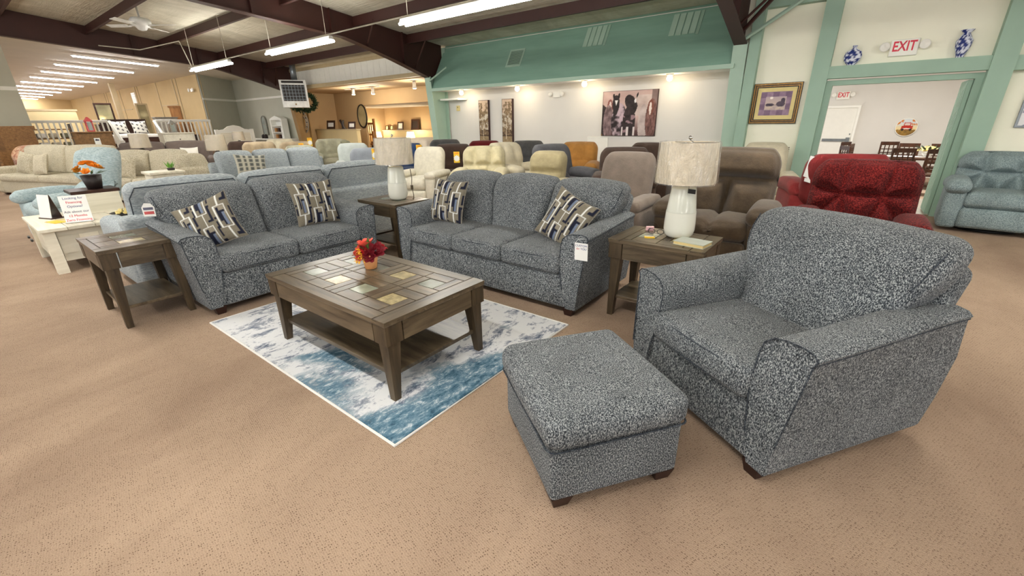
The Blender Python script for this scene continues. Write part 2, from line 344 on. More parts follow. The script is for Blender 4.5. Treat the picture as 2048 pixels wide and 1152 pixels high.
for y in PUR:
    mb = MB(); z = roof_z(y)
    mb.box(-17.2, 8.5, y - .006, y + .006, z - .21, z - .01); mb.box(-17.2, 8.5, y - .07, y, z - .222, z - .21)
    struct('purlin_beam', mb, 'steel_brown')
for X in (-9.55, -17.2, -1.91):   # flange braces from the rafter up to the purlins
    for s in (1,):
        mb = MB().tube([(X, 6.9, 3.1), (X + .75, 6.6, roof_z(6.6) - .16)], .02, 5).tube([(X, 8.3, 2.75), (X + .7, 8.1, roof_z(8.1) - .18)], .02, 5)
        struct('brace_beam', mb, 'steel_brown')
# horse wall bay
struct('wall_back', box1(-9.54, -1.92, 9.35, 9.45, 0, 3.3), 'wall_white')
struct('ceiling_soffit', box1(-9.5, -1.96, 8.72, 9.35, 2.21, 2.24), 'wall_white')
struct('trim_1', box1(-9.5, -1.96, 8.68, 8.73, 2.2, 2.27), 'green_light')
SN = Vector((0, -1.17, .71)).normalized()
def sofp(x, t, off=0): return Vector((x, 8.72 + .71 * t, 2.25 + 1.17 * t)) + SN * off
def sofbox(mb, x0, x1, t0, t1, o0, o1):
    return mb.hexa([sofp(x0, t0, o0), sofp(x0, t0, o1), sofp(x1, t0, o1), sofp(x1, t0, o0)], [sofp(x0, t1, o0), sofp(x0, t1, o1), sofp(x1, t1, o1), sofp(x1, t1, o0)])
ws = struct('wall_soffit', sofbox(MB(), -9.5, -1.96, 0, 1.03, -.03, 0), 'green_panel')
t = thing('louver_vent', 'green louvred air vent set in the sloped green soffit', 'vent', sofp(-6.86, .48))
def loc_from(o, mb): return mb.xf(Matrix.Translation(-o.location))
fr = MB(); [sofbox(fr, *a, .0, .015) for a in ((-7.08, -7.04, .31, .64), (-6.68, -6.64, .31, .64), (-7.04, -6.68, .31, .34), (-7.04, -6.68, .61, .64))]
loc_from(t, fr).build('frame', 'green_light', t)
loc_from(t, sofbox(MB(), -7.04, -6.68, .34, .61, .001, .003)).build('backing', 'black', t)
for i in range(11): loc_from(t, sofbox(MB(), -7.04, -6.68, .345 + i * .0242, .358 + i * .0242, .004, .014)).build('slat', 'green_paint', t)
for x0, x1, lab in ((-5.11, -4.63, 'pale green slatted panel in the middle of the sloped soffit'), (-3.29, -2.79, 'pale green slatted panel in the sloped soffit by the tall column')):
    t = thing('soffit_panel', lab, 'panel', sofp((x0 + x1) / 2, .68), group='slatted soffit panels')
    for i in range(4):
        w = (x1 - x0) / 4; loc_from(t, sofbox(MB(), x0 + i * w + .012, x0 + (i + 1) * w - .012, .52, .845, 0, .014)).build('panel', 'green_light', t)
    loc_from(t, sofbox(MB(), x1 + .01, x1 + .06, .5, .85, 0, .01)).build('frame', 'green_paint', t)
# shelf in the corner beside the column
struct('trim_2', box1(-9.43, -8.75, 8.98, 9.34, 1.98, 2.02), 'white_trim')
# right wall with posts and opening
w = MB(); w.box(-1.9, -.62, 8.85, 8.95, 0, 3.4); w.box(1.15, 8, 8.85, 8.95, 0, 3.4); w.box(-.62, 1.15, 8.85, 8.95, 2.0, 3.4)
struct('wall_right', w, 'wall_cream')
for n, a in enumerate(((-.83, -.61, 8.7, 8.85, 0, 3.35), (1.12, 1.345, 8.68, 8.85, 0, 3.35), (-.61, 1.12, 8.71, 8.85, 1.95, 2.12), (1.345, 8, 8.71, 8.85, 1.93, 2.1), (-1.78, -1.62, 8.7, 8.85, 0, 3.35), (-1.62, 8, 8.72, 8.85, 3.02, 3.3))):
    struct('trim_%d' % (n + 3), box1(*a), 'green_paint')
mb = MB(); mb.box(-.61, -.53, 8.83, 8.98, 0, 1.93); mb.box(1.04, 1.12, 8.83, 8.98, 0, 1.93); mb.box(-.53, 1.04, 8.83, 8.98, 1.86, 1.93)
struct('door_frame_1', mb, 'green_paint')
mb = MB(); mb.box(.99, 1.035, 8.9, 9.5, .02, 1.85); dp = struct('door_1', mb, 'green_paint')
for k in range(5): box1(.98, .99, 8.93 + k * .11, 8.985 + k * .11, .04, 1.84).build('panel', 'green_light', dp)
mb = MB().tube([(-1.86, 8.62, 2.6), (-.75, 8.68, 3.3)], .03, 6); struct('brace_beam', mb, 'green_light')
mb = MB().tube([(-1.86, 8.5, 2.72), (-1.1, 8.1, 3.4)], .03, 6); struct('brace_beam', mb, 'steel_brown')
mb = MB().tube([(-9.45, 8.66, 2.45), (-8.9, 8.78, 2.75)], .022, 6); struct('brace_beam', mb, 'green_light')
# sunken dining room behind the opening
struct('floor_landing', box1(-1.8, 4, 8.95, 10.7, -.36, -.002), 'pale_floor')
struct('floor_dining', box1(-1.8, 4, 10.7, 18.1, -.45, -.35), 'carpet')
struct('wall_dining', box1(-1.8, 4, 18, 18.1, -.4, 2.85), 'wall_white')
struct('wall_dining_side', box1(3.0, 3.1, 10.7, 18, -.35, 2.85), 'wall_white')
struct('ceiling_dining', box1(-1.8, 4, 8.95, 18.1, 2.85, 2.95), 'ceiling_white')
# bay with the tan rooms
wb = struct('wall_header', box1(-17.1, -9.65, 8.92, 9.0, 2.64, 3.32), 'wall_cream')
struct('trim_9', box1(-17.1, -9.65, 8.84, 8.92, 2.62, 2.73), 'beige_trim')
struct('trim_10', box1(-17.1, -9.65, 8.84, 8.92, 3.2, 3.3), 'beige_trim')
for i in range(24): box1(-17.0 + i * .305, -17.0 + i * .305 + .297, 8.895, 8.92, 2.73, 3.2).build('plank', 'white_trim', wb)
struct('ceiling_tan_room', box1(-17.95, -9.65, 9.0, 11.2, 2.6, 2.64), 'wall_tan')
struct('wall_tan_room', box1(-18, -15.95, 11.0, 11.1, 0, 2.62), 'wall_tan')
struct('wall_tan_head', box1(-15.95, -9.5, 11.0, 11.1, 2.1, 2.62), 'wall_tan')
struct('wall_left_side', box1(-18.05, -17.95, 9.3, 11.0, 0, 2.62), 'wall_tan')
struct('ceiling_back_room', box1(-20, -9.5, 11.1, 14.1, 2.1, 2.14), 'ceiling_white')
struct('wall_back_room', box1(-21, -9.5, 14.0, 14.1, 0, 2.14), 'wall_tan')
struct('wall_back_left', box1(-18.75, -18.65, 11.1, 14.0, 0, 2.14), 'wall_tan')
struct('wall_ledge', box1(-18.6, -10, 13.75, 14.0, 0, 1.08), 'half_wall'); struct('trim_11', box1(-18.6, -10, 13.7, 14.0, 1.08, 1.12), 'beige_trim')
struct('floor_back', box1(-25, -9.5, 8.95, 14.1, -.1, 0), 'carpet')
struct('wall_half', box1(-17.9, -15.05, 9.95, 10.1, 0, 1.2), 'half_wall'); struct('trim_12', box1(-17.93, -15.02, 9.92, 10.13, 1.2, 1.24), 'beige_trim')
# grey alcove and far room
struct('wall_alcove', box1(-23.2, -17.3, 9.2, 9.3, 0, 4), 'wall_grey'); struct('trim_13', box1(-23.1, -17.3, 9.17, 9.2, 2.44, 2.52), 'white_trim')
struct('wall_alcove_side', MB().hexa([(-23.1, 9.2, 0), (-23.2, 9.2, 0), (-22.1, 7.5, 0), (-22.0, 7.5, 0)], [(-23.1, 9.2, 4), (-23.2, 9.2, 4), (-22.1, 7.5, 4), (-22.0, 7.5, 4)]), 'wall_grey')
struct('trim_14', MB().hexa([(-23.07, 9.2, 2.44), (-23.1, 9.2, 2.44), (-22.0, 7.5, 2.44), (-21.97, 7.5, 2.44)], [(-23.07, 9.2, 2.52), (-23.1, 9.2, 2.52), (-22.0, 7.5, 2.52), (-21.97, 7.5, 2.52)]), 'white_trim')
wbg = struct('wall_far', box1(-50, -22.05, 7.5, 7.6, 0, 4), 'wall_beige')
for x in (-24.6, -25.0, -27.4, -30.5, -30.9, -34, -37, -37.5, -41): box1(x, x + .05, 7.47, 7.5, .7, 3.4).build('batten', 'beige_trim', wbg)
for x in (-26.2, -33.5): box1(x - 1.1, x + 1.1, 7.48, 7.5, 2.35, 2.38).build('batten', 'beige_trim', wbg)
struct('wall_left', box1(-19.4, -19.25, -8, 2.0, 0, 4.2), 'wall_grey'); struct('trim_15', box1(-19.25, -19.22, -8, 2.0, 2.44, 2.54), 'white_trim')
struct('wall_end', box1(-48.2, -48, -3, 7.5, 0, 4), 'wall_beige')
struct('wall_partition', box1(-32.1, -32, -1, 4.6, 0, 2.25), 'half_wall')
struct('door_2', box1(-32.02, -31.96, 1.9, 3.2, .72, 2.4), 'dark_wood')
struct('column_far', box1(-30.2, -30, 6.3, 6.5, .7, 3.5), 'beige_trim')
# raised bedroom platform with steps
struct('floor_platform', box1(-47.9, -20.1, 1.9, 7.45, 0, .72), 'carpet')
for i in range(3): struct('floor_step', box1(-20.1, -19.82 + .27 * (2 - i) , 3.95, 5.1, .18 * i + (.0 if i == 0 else .002), .18 * (i + 1)), 'carpet')
def railing(y0, y1, lab):
    t = thing('railing', lab, 'railing', (-20, (y0 + y1) / 2, .72), group='white platform railings'); h = (y1 - y0) / 2
    MB().rbox(-.04, .04, -h, h, .86, .94, .012, 1).build('handrail', 'white_trim', t); box1(-.03, .03, -h, h, .04, .09).build('bottom_rail', 'white_trim', t)
    n = int((y1 - y0) / .128)
    for i in range(n + 1):
        y = -h + .03 + (2 * h - .06) * i / n; box1(-.02, .02, y - .02, y + .02, 0 if i in (0, n) else .09, .86).build('baluster', 'white_trim', t)
railing(2.02, 3.86, 'white wooden railing with slim balusters above the brown dresser'); railing(5.16, 6.88, 'white wooden railing with slim balusters above the white dresser')
for y, lab in ((3.9, 'sloping white stair rail on the dresser side of the steps'), (5.12, 'sloping white stair rail by the white dresser and steps')):
    t = thing('stair_rail', lab, 'railing', (-19.6, y, 0), group='sloping stair rails')
    MB().tube([(-.4, 0, 1.62), (.5, 0, .98)], .045, 4).build('handrail', 'white_trim', t)
    box1(.44, .54, -.05, .05, 0, 1.02).build('post', 'white_trim', t)
    for i in range(5): x = -.3 + i * .16; box1(x - .015, x + .015, -.015, .015, .45 - i * .09 if x < .2 else .0, 1.53 - (x + .3) * .71).build('baluster', 'white_trim', t)
# ================================================================== the suite
def arm_profile(side, y, D, hf=.645, hb=.68):
    # cross-section of a flared arm at depth y (0 front .. D back); side=+1 right. x measured from the outer base line
    t = y / D; top = hf + (hb - hf) * sst(0, 1, t)
    out = .072 - .012 * t; inn = -.155
    P = [(-.085, .06), (-.12, .2), (inn, .40), (inn, top - .10), (inn + .012, top - .045), (inn + .05, top - .012), (inn + .10, top), (out - .06, top + .004), (out - .018, top - .004), (out, top - .022), (out - .012, top - .045), (.045, .45), (.02, .22), (0, .06)]
    return [(side * px, z) for px, z in P]
def suite_arm(side, W, D):
    mb = MB(); rings = []
    ys = [0, .012, .05] + [.05 + (D - .1) * i / 8 for i in range(1, 9)] + [D - .02, D]
    for y in ys:
        pr = arm_profile(side, y, D); f = 1.0
        sh = .012 if y in (0, D) else 0
        ring = []
        cx = side * -.04
        for x, z in pr:
            yy = y + .05 * (1 - y / D) * 0 - (.06 * sst(.3, .7, z) if y > .5 * D else 0) * (y / D) + (.035 * sst(.2, .65, z)) * (1 - y / D)
            ring.append((side * W / 2 + x + (cx - x) * sh * 2, yy, z + (.35 - z) * sh * 1.2))
        rings.append(ring if side > 0 else ring[::-1])
    return mb.loft(rings)
def suite_seat(name, label, loc, rz, W, n, base='heather'):
    """flared-arm upholstered seat; local -y is the front, origin on the floor under the front edge centre"""
    t = thing(name, label, {1: 'armchair', 2: 'loveseat', 3: 'sofa'}[n], loc, rz)
    D = .95; iw = W - .25
    for s in (-1, 1):
        a = suite_arm(s, W, D).build('arm', base, t, True, 55)
        fr = [(s * W / 2 + x * .985 + s * .0, .002 + .035 * sst(.2, .65, z) - .004, z) for x, z in arm_profile(s, 0, D)]
        MB().tube(fr[1:-1], .0035, 5).build('piping', 'piping_dark', a)
        sd = [(s * (W / 2 + .064 - .012 * (y / D)), y + .035 * (1 - y / D) - .06 * (y / D), .645 + .035 * sst(0, 1, y / D) - .04) for y in [D * i / 8 for i in range(9)]]
        MB().tube(sd, .003, 5).build('piping', 'piping_dark', a)
    MB().rbox(-W / 2 + .08, W / 2 - .08, .018, D - .06, .055, .325, .02, 2, (4, 2, 2)).build('base', base, t, True)
    # seat cushions
    sw = (W - .29) / n
    for i in range(n):
        x0 = -(W - .29) / 2 + i * sw
        c = MB().rbox(x0 + .002, x0 + sw - .002, -.015, .6, .325, .475, .035, 3, (5, 5, 2), (0, .008, .018)).build('seat_cushion', base, t, True)
        for z in (.452, .347):
            q = [(x0 + .012, .5, z), (x0 + .008, .03, z), (x0 + .022, -.006, z), (x0 + sw / 2, -.016 - .004, z), (x0 + sw - .022, -.006, z), (x0 + sw - .008, .03, z), (x0 + sw - .012, .5, z)]
            MB().tube(q, .0035, 5).build('piping', 'piping_dark', c)
    # back cushions: lean back, widen above the arms, arched top
    bw = (W - .29) / n; full = W + (.01 if n == 1 else .05)
    for i in range(n):
        x0 = -(W - .29) / 2 + i * bw
        def wp(o, u, i=i):
            x, y, z = o
            fl = 1 + (full / (W - .29) - 1) * sst(.48, .80, z)
            yy = y + (z - .4) * (.42 if n == 1 else .36) + .05 * sst(.78, .95, z) * (1 if u[1] < 0 else .3)
            arch = .06 * (1 - (x / (W * .55)) ** 2) if n == 1 else .028 * (1 - u[0] ** 2) + .016 * (1 - (x / (W * .6)) ** 2)
            zz = z + arch * sst(.6, .9, z)
            return (x * fl, yy, zz)
        bc = MB().rbox(x0 + .003, x0 + bw - .003, .50, .73, .40, .905, .065, 3, (6, 2, 7), (0, .03, .0), wp)
        bc = bc.build('back_cushion', base, t, True)
        for sd_ in ((-1, 1) if n == 1 else ((-1,) if i == 0 else (1,) if i == n - 1 else ())):
            hx = bw / 2 - .003; cx_ = x0 + bw / 2
            MB().tube([wp((cx_ + sd_ * (hx - .05 + .035 * q / 7), .503 + .012 * (q / 7), .50 + .37 * q / 7), (sd_ * .9, -.95, -.6 + 1.5 * q / 7)) for q in range(8)], .0035, 5).build('piping', 'piping_dark', bc)
    # rear panel
    def wr(o, u):
        x, y, z = o; return (x * (1 + (.05 if n == 1 else .05) * sst(.45, .8, z)), y + max(0, z - .4) * (.25 if n == 1 else .2), z + .03 * (1 - (x / (W * .55)) ** 2) * sst(.6, .85, z))
    MB().rbox(-W / 2 + .03, W / 2 - .03, .74, .885, .06, .82, .05, 2, (4, 1, 5), (0, 0, 0), wr).build('back_panel', base, t, True)
    for x in (-W / 2 + .07, W / 2 - .07):
        for y in (.05, D - .1):
            MB().hexa([(x - .03, y - .028, 0), (x + .03, y - .028, 0), (x + .03, y + .028, 0), (x - .03, y + .028, 0)], [(x - .042, y - .04, .065), (x + .042, y - .04, .065), (x + .042, y + .04, .065), (x - .042, y + .04, .065)]).build('foot', 'foot_dark', t)
    return t
suite_seat('sofa', 'three-seat heathered blue-grey sofa with flared arms and patterned pillows', (-2.45, 2.62, 0), 0, 2.0, 3)
suite_seat('loveseat', 'two-seat heathered blue-grey loveseat beside the left end table', (-3.77, 1.75, 0), 90, 1.55, 2)
th = math.radians(-33.5)
suite_seat('armchair', 'big heathered blue-grey armchair with one seat cushion behind the ottoman', (-.03 - .455 * math.cos(th), 1.66 - .455 * math.sin(th), 0), -33.5, .91, 1)
# ottoman
def rrect(x0, x1, y0, y1, z, r, k=4):
    P = []
    for cx, cy, a0 in ((x1 - r, y0 + r, -90), (x1 - r, y1 - r, 0), (x0 + r, y1 - r, 90), (x0 + r, y0 + r, 180)):
        P += [(cx + r * math.cos(math.radians(a0 + 90 * i / k)), cy + r * math.sin(math.radians(a0 + 90 * i / k)), z) for i in range(k + 1)]
    return P
t = thing('ottoman', 'heathered blue-grey ottoman with cushioned top in front of the armchair', 'ottoman', (-.645, 1.046, 0), -35.5)
w, d = .60, .56
MB().rbox(-w, 0, 0, d, .05, .30, .02, 2, (4, 4, 2)).build('base', 'heather', t, True)
c = MB().rbox(-w - .02, .022, -.022, d + .015, .295, .43, .05, 4, (6, 6, 2), (.012, .012, .022)).build('cushion', 'heather', t, True)
MB().tube(rrect(-w - .016, .016, -.018, d + .012, .302, .035), .0045, 5, True).build('piping', 'piping_dark', c)
MB().tube([(-w + .02, -.012, .392), (-w / 2, -.024, .396), (-.02, -.012, .392), (.008, .02, .392), (.022, d / 2, .396), (.008, d - .02, .392), (-.03, d, .392), (-w + .03, d, .392), (-w - .008, d - .03, .392), (-w - .008, .03, .392)], .004, 5, True).build('piping', 'piping_dark', c)
for x in (-w + .05, -.05):
    for y in (.05, d - .05):
        MB().hexa([(x - .03, y - .03, 0), (x + .03, y - .03, 0), (x + .03, y + .03, 0), (x - .03, y + .03, 0)], [(x - .045, y - .045, .055), (x + .045, y - .045, .055), (x + .045, y + .045, .055), (x - .045, y + .045, .055)]).build('foot', 'foot_dark', t)
# ------------------------------------------------------------------ throw pillows
def ppat(u, v):
    base = (124, 117, 102); white = (222, 223, 218); navy = (28, 31, 48); blue = (112, 124, 146); gr = (112, 104, 94)
    c = math.floor(u / .34 + .03); a = u / .34 + .03 - c; w = ((v + (.40 if c % 2 else .02)) / .78) % 1
    col = base
    if (.79 < a < .93 and .08 < w < .56) or (.62 < a < .93 and .08 < w < .15) or (.79 < a < 1.0 and .5 < w < .56): col = navy
    if a < .09 and .36 < w < .56: col = navy
    if .16 < a < .74 and .36 < w < .96: col = (142, 135, 120) if w > .7 else base
    if .44 < a < .62 and .40 < w < .78: col = blue
    if .26 < a < .38 and .52 < w < .92: col = navy
    if (.40 < a < .48 and .40 < w < .82) or (.40 < a < .66 and .76 < w < .82): col = navy
    if .13 < a < .77 and .34 < w < .98 and not (.19 < a < .71 and .365 < w < .955): col = white
    if .41 < a < .49 and (w < .34 or w > .98): col = white
    if .9 < a and .62 < w < .9: col = navy
    if a < .12 and .62 < w < .68: col = navy
    return col
def pillow(name, label, cat_group, size=.43, thick=.07, n=64, pat=ppat, mat='pillow_print', trim='pillow_trim'):
    mb = MB(); cols = []
    h = size / 2
    def P(i, j, s):
        u, v = i / n * 2 - 1, j / n * 2 - 1
        x = h * u * (1 - .10 * (1 - v * v)); z = h * v * (1 - .10 * (1 - u * u))
        y = s * thick * (max(0, (1 - u * u) * (1 - v * v)) ** .42)
        return (x, y, z + h)
    for s in (-1, 1):
        vs = [P(i, j, s) for j in range(n + 1) for i in range(n + 1)]
        fs = [(j * (n + 1) + i, j * (n + 1) + i + 1, (j + 1) * (n + 1) + i + 1, (j + 1) * (n + 1) + i) for j in range(n) for i in range(n)]
        if s > 0: fs = [q[::-1] for q in fs]
        mb.add(vs, fs); cols += [pat(i / n, j / n) for j in range(n + 1) for i in range(n + 1)] if pat else []
    t = thing(name, label, 'pillow', group=cat_group)
    c = mb.build('cover', mat, t, True)
    if pat: set_cols(c, cols)
    if trim:
        L = [P(i, 0, 0) for i in range(0, n, 4)] + [P(n, j, 0) for j in range(0, n, 4)] + [P(i, n, 0) for i in range(n, 0, -4)] + [P(0, j, 0) for j in range(n, 0, -4)]
        MB().tube(L, .005, 5, True).build('edging', trim, t)
    return t
plain('pillow_trim', (130, 124, 112), .8, .3, 90)
G = 'patterned throw pillows'
p = pillow('throw_pillow', 'geometric navy and taupe pillow slumped against the loveseat arm by the end table', G)
p.location = (-4.02, 1.24, .485); p.rotation_euler = (math.radians(-30), math.radians(-20), math.radians(62))
def pil(lab, loc, rot):
    q = copy_tree(p); q['label'] = lab; q.location = loc; q.rotation_euler = tuple(math.radians(a) for a in rot); return q
pil('geometric navy and taupe pillow upright on the loveseat, nearer the corner table', (-4.12, 2.17, .48), (-16, 0, 84))
pil('geometric navy and taupe pillow on the sofa, closest to the lamp corner', (-3.13, 2.93, .478), (-16, 3, 4))
pil('geometric navy and taupe pillow tilted on the sofa beside the hanging white card', (-1.86, 2.93, .47), (-26, 20, -10))
# ------------------------------------------------------------------ wood tables with slate inlay
TILES = ['tile_green', 'tile_yellow', 'tile_pale', 'tile_yellow', 'tile_green', 'tile_grey', 'tile_yellow', 'tile_green']
def inlay_table(name, label, cat, loc, w, d, h, nx, ny, endb, sideb, leg=.105, shelf=.13, ap=.11, tile0=0, group=None):
    t = thing(name, label, cat, loc, 0, group); hw, hd = w / 2, d / 2; tt = .03; g = .003
    MB().rbox(-hw + .004, hw - .004, -hd + .004, hd - .004, h - tt, h - .006, .004, 1, 1).build('top_core', 'table_wood', t); box1(-hw + .01, hw - .01, -hd + .01, hd - .01, h - .007, h - .0045).build('joint_filler', 'foot_dark', t)
    def piece(nm, x0, x1, y0, y1, m, dz=0): MB().rbox(x0 + g, x1 - g, y0 + g, y1 - g, h - .012, h - dz, .0012, 1, 1).build(nm, m, top)
    top = thing('tabletop', None, None); del_ = top; top.parent = t
    piece('plank', -hw, -hw + endb, -hd, hd, 'table_wood_y'); piece('plank', hw - endb, hw, -hd, hd, 'table_wood_y')
    piece('plank', -hw + endb, hw - endb, -hd, -hd + sideb, 'table_wood'); piece('plank', -hw + endb, hw - endb, hd - sideb, hd, 'table_wood')
    cw, cd = (w - 2 * endb) / nx, (d - 2 * sideb) / ny; k = tile0
    for j in range(ny):
        for i in range(nx):
            x0, y0 = -hw + endb + i * cw, -hd + sideb + j * cd; x1, y1 = x0 + cw, y0 + cd; a, b = cw * .24, cd * .30
            if (i + j) % 2:
                piece('plank', x0, x1 - a, y0, y0 + b, 'table_wood'); piece('plank', x1 - a, x1, y0, y1 - b, 'table_wood_y'); piece('plank', x0 + a, x1, y1 - b, y1, 'table_wood'); piece('plank', x0, x0 + a, y0 + b, y1, 'table_wood_y')
            else:
                piece('plank', x0 + a, x1, y0, y0 + b, 'table_wood'); piece('plank', x1 - a, x1, y0 + b, y1, 'table_wood_y'); piece('plank', x0, x1 - a, y1 - b, y1, 'table_wood'); piece('plank', x0, x0 + a, y0, y1 - b, 'table_wood_y')
            piece('tile', x0 + a, x1 - a, y0 + b, y1 - b, TILES[k % 8], .001); k += 1
    e = .012; za = h - tt - ap
    for s in (-1, 1):
        box1(-hw + leg + e + .005, hw - leg - e - .005, s * (hd - e) - (.02 if s > 0 else 0), s * (hd - e) + (.02 if s < 0 else 0), za, h - tt).build('apron', 'table_wood', t)
        box1(s * (hw - e) - (.02 if s > 0 else 0), s * (hw - e) + (.02 if s < 0 else 0), -hd + leg + e + .005, hd - leg - e - .005, za, h - tt).build('apron', 'table_wood_y', t)
    for sx in (-1, 1):
        for sy in (-1, 1):
            X, Y = sx * (hw - e + .002), sy * (hd - e + .002)
            b = MB()
            def cor(l, z, ins=0): return [(X - sx * ins if i in (0, 3) else X - sx * l, Y - sy * ins if i in (0, 1) else Y - sy * l, z) for i in range(4)]
            def hx(b0, b1):
                if sx * sy < 0: b0, b1 = b0[::-1], b1[::-1]
                b.hexa(b0, b1)
            hx(cor(leg - .002, za), cor(leg - .002, h - tt))
            hx(cor(.055, 0, .014), cor(leg - .012, za - .002, .014))
            b.build('leg', 'table_wood_z', t)
    MB().rbox(-hw + .05, hw - .05, -hd + .05, hd - .05, shelf, shelf + .025, .004, 1, 1).build('shelf', 'table_wood', t)
    return t
inlay_table('coffee_table', 'low rectangular wooden coffee table with slate inlays standing on the blue rug', 'table', (-2.312, 1.487, .012), 1.283, .763, .4826, 4, 2, .1, .085)
GE = 'slate-inlaid end tables'
inlay_table('end_table', 'wooden end table with slate-inlaid top standing alone beside the loveseat arm', 'table', (-4.39, .728, 0), .677, .496, .61, 2, 1, .1, .05, .1, .14, .115, 0, GE)
inlay_table('end_table', 'wooden end table in the corner between loveseat and sofa', 'table', (-4.08, 3.05, 0), .677, .496, .61, 2, 1, .1, .05, .1, .14, .115, 4, GE)
inlay_table('end_table', 'wooden end table carrying lamp, book and eyeglasses between sofa and armchair', 'table', (-.977, 3.077, 0), .677, .496, .61, 2, 1, .1, .05, .1, .14, .115, 2, GE)
# rug
t = thing('area_rug', 'white and blue abstract area rug with pale bound edge', 'rug', (-2.545, 1.703, 0))
MB().rbox(-1.11, 1.11, -.78, .78, 0, .011, .004, 1, 6).build('pile', 'rug_print', t)
MB().tube([(-1.117, -.787, .006), (1.117, -.787, .006), (1.117, .787, .006), (-1.117, .787, .006)], .008, 6, True).build('edging', 'paper', t)
# ------------------------------------------------------------------ lamps on the end tables
def table_lamp(label, loc, rz=0, s=1.0, film=True):
    t = thing('table_lamp', label, 'lamp', loc, rz, 'white ceramic table lamps')
    MB().lathe([(.001, .004), (.080, .004), (.098, .022), (.107, .06), (.107, .11), (.103, .185)], 32, caps=False).build('base', 'ceramic', t, True)
    MB().lathe([(.103, .185), (.1035, .19), (.100, .197), (.084, .345), (.080, .357), (.070, .363), (.02, .365), (.001, .365)], 32, caps=False).build('upper_base', 'ceramic_upper', t, True)
    MB().lathe([(.012, .36), (.012, .44)], 12).build('neck', 'chrome', t, True)
    sh = MB().lathe([(.200, .39), (.186, .655), (.183, .655), (.197, .39)], 40, caps=False).build('lamp_shade', 'shade_linen', t, True)
    MB().tube([(.02, 0, .39), (.04, 0, .45), (.03, 0, .65), (0, 0, .67)], .003, 5).build('harp', 'chrome', t)
    b = MB().tube([(.0, 0, .652), (.186, 0, .652)], .003, 4).tube([(0, 0, .652), (-.09, .162, .652)], .003, 4).tube([(0, 0, .652), (-.09, -.162, .652)], .003, 4); b.build('spider', 'chrome', sh)
    MB().ball((0, 0, .685), .014).build('finial', 'chrome', t, True)
    if film:
        n = 72; prof = [(.203, .366), (.203, .44), (.198, .5), (.194, .56), (.189, .632)]
        mb = MB(); rings = []
        rnd = random.Random(3)
        ph = [rnd.uniform(0, 6.28) for _ in range(6)]
        for i in range(13):
            v = i / 12; r0 = .208 + (.194 - .208) * v; z0 = .384 + .28 * v
            rings.append([((r0 + .0035 * math.sin(9 * a + ph[0] + 3 * v) + .003 * math.sin(17 * a + ph[1] - 5 * v) + .002 * math.sin(29 * a + 8 * v)) * math.cos(a), (r0 + .0035 * math.sin(9 * a + ph[0] + 3 * v) + .003 * math.sin(17 * a + ph[1] - 5 * v) + .002 * math.sin(29 * a + 8 * v)) * math.sin(a), z0) for a in [k * math.tau / n for k in range(n)]])
        mb.loft(rings, False).build('plastic_wrap', 'clear_film', sh, True)
    return t
table_lamp('white ceramic lamp with plastic-wrapped shade beside the book and eyeglasses', (-.915, 3.16, .61), 20)
table_lamp('white ceramic lamp with plastic-wrapped shade on the corner end table', (-4.02, 3.08, .61), 200)
t = thing('hang_tag', 'small black hang tag on the neck of the lamp by the book', 'tag', (-.86, 3.08, .968), -20)
MB().box(-.004, .055, -.001, .001, -.03, .0).build('card', 'black', t); MB().tube([(0, 0, 0), (-.015, .02, .02), (-.03, .05, .012)], .0012, 4).build('string', 'black', t)
# things on the tables
t = thing('book', 'closed grey-covered book with yellowed pages lying in front of the lamp', 'book', (-.765, 2.995, .61), -8)
MB().rbox(-.105, .105, -.075, .075, .022, .026, .001, 1, 1).build('cover', 'book_cover', t); MB().rbox(-.105, .105, -.075, .075, 0, .003, .001, 1, 1).build('cover', 'book_cover', t)
box1(-.102, .101, -.071, .071, .003, .022).build('pages', 'paper_edge', t)
t = thing('sticky_note', 'small yellow note card lying near the table edge', 'card', (-1.075, 3.02, .61), 25)
box1(-.035, .035, -.03, .03, 0, .003).build('card', 'yellow_tag', t)
box1(-.03, .03, .012, .026, .003, .0035).build('print', 'paper', t)
t = thing('eyeglasses', 'black-framed eyeglasses left folded by the lamp base', 'glasses', (-1.07, 3.13, .61), 10)
for s in (-1, 1): MB().tube([(s * .032 + .024 * math.cos(a), 0, .022 + .018 * math.sin(a)) for a in [k * math.tau / 12 for k in range(12)]], .0025, 5, True).build('rim', 'black', t)
MB().tube([(-.008, 0, .026), (.008, 0, .026)], .002, 4).build('bridge', 'black', t)
for s in (-1, 1): MB().tube([(s * .056, 0, .03), (s * .058, .05, .03), (s * .055, .12, .012)], .002, 4).build('temple', 'black', t)
t = thing('pink_tag', 'pink plastic tag with wire loop near the glasses', 'tag', (-1.15, 3.22, .61), 30)
MB().rbox(-.03, .03, -.012, .012, 0, .035, .006, 1, 1).build('body', 'pink_plastic', t); MB().tube([(.02 + .04 * math.cos(a), 0, .035 + .03 * math.sin(a)) for a in [math.pi * k / 8 for k in range(9)]], .0015, 4).build('wire', 'cord_brown', t)
t = thing('power_cord', 'coiled brown lamp cord hanging behind the corner lamp', 'cord', (-3.86, 3.12, .61))
MB().tube([(-.03, .05, .005), (.03, .02, .01), (.06, 0, .06), (.05, -.01, .16), (.03, .02, .24), (-.02, .05, .33)], .004, 5).build('wire', 'cord_brown', t); MB().rbox(.04, .062, -.02, .004, .12, .17, .005, 1, 1).build('plug', 'cord_brown', t)
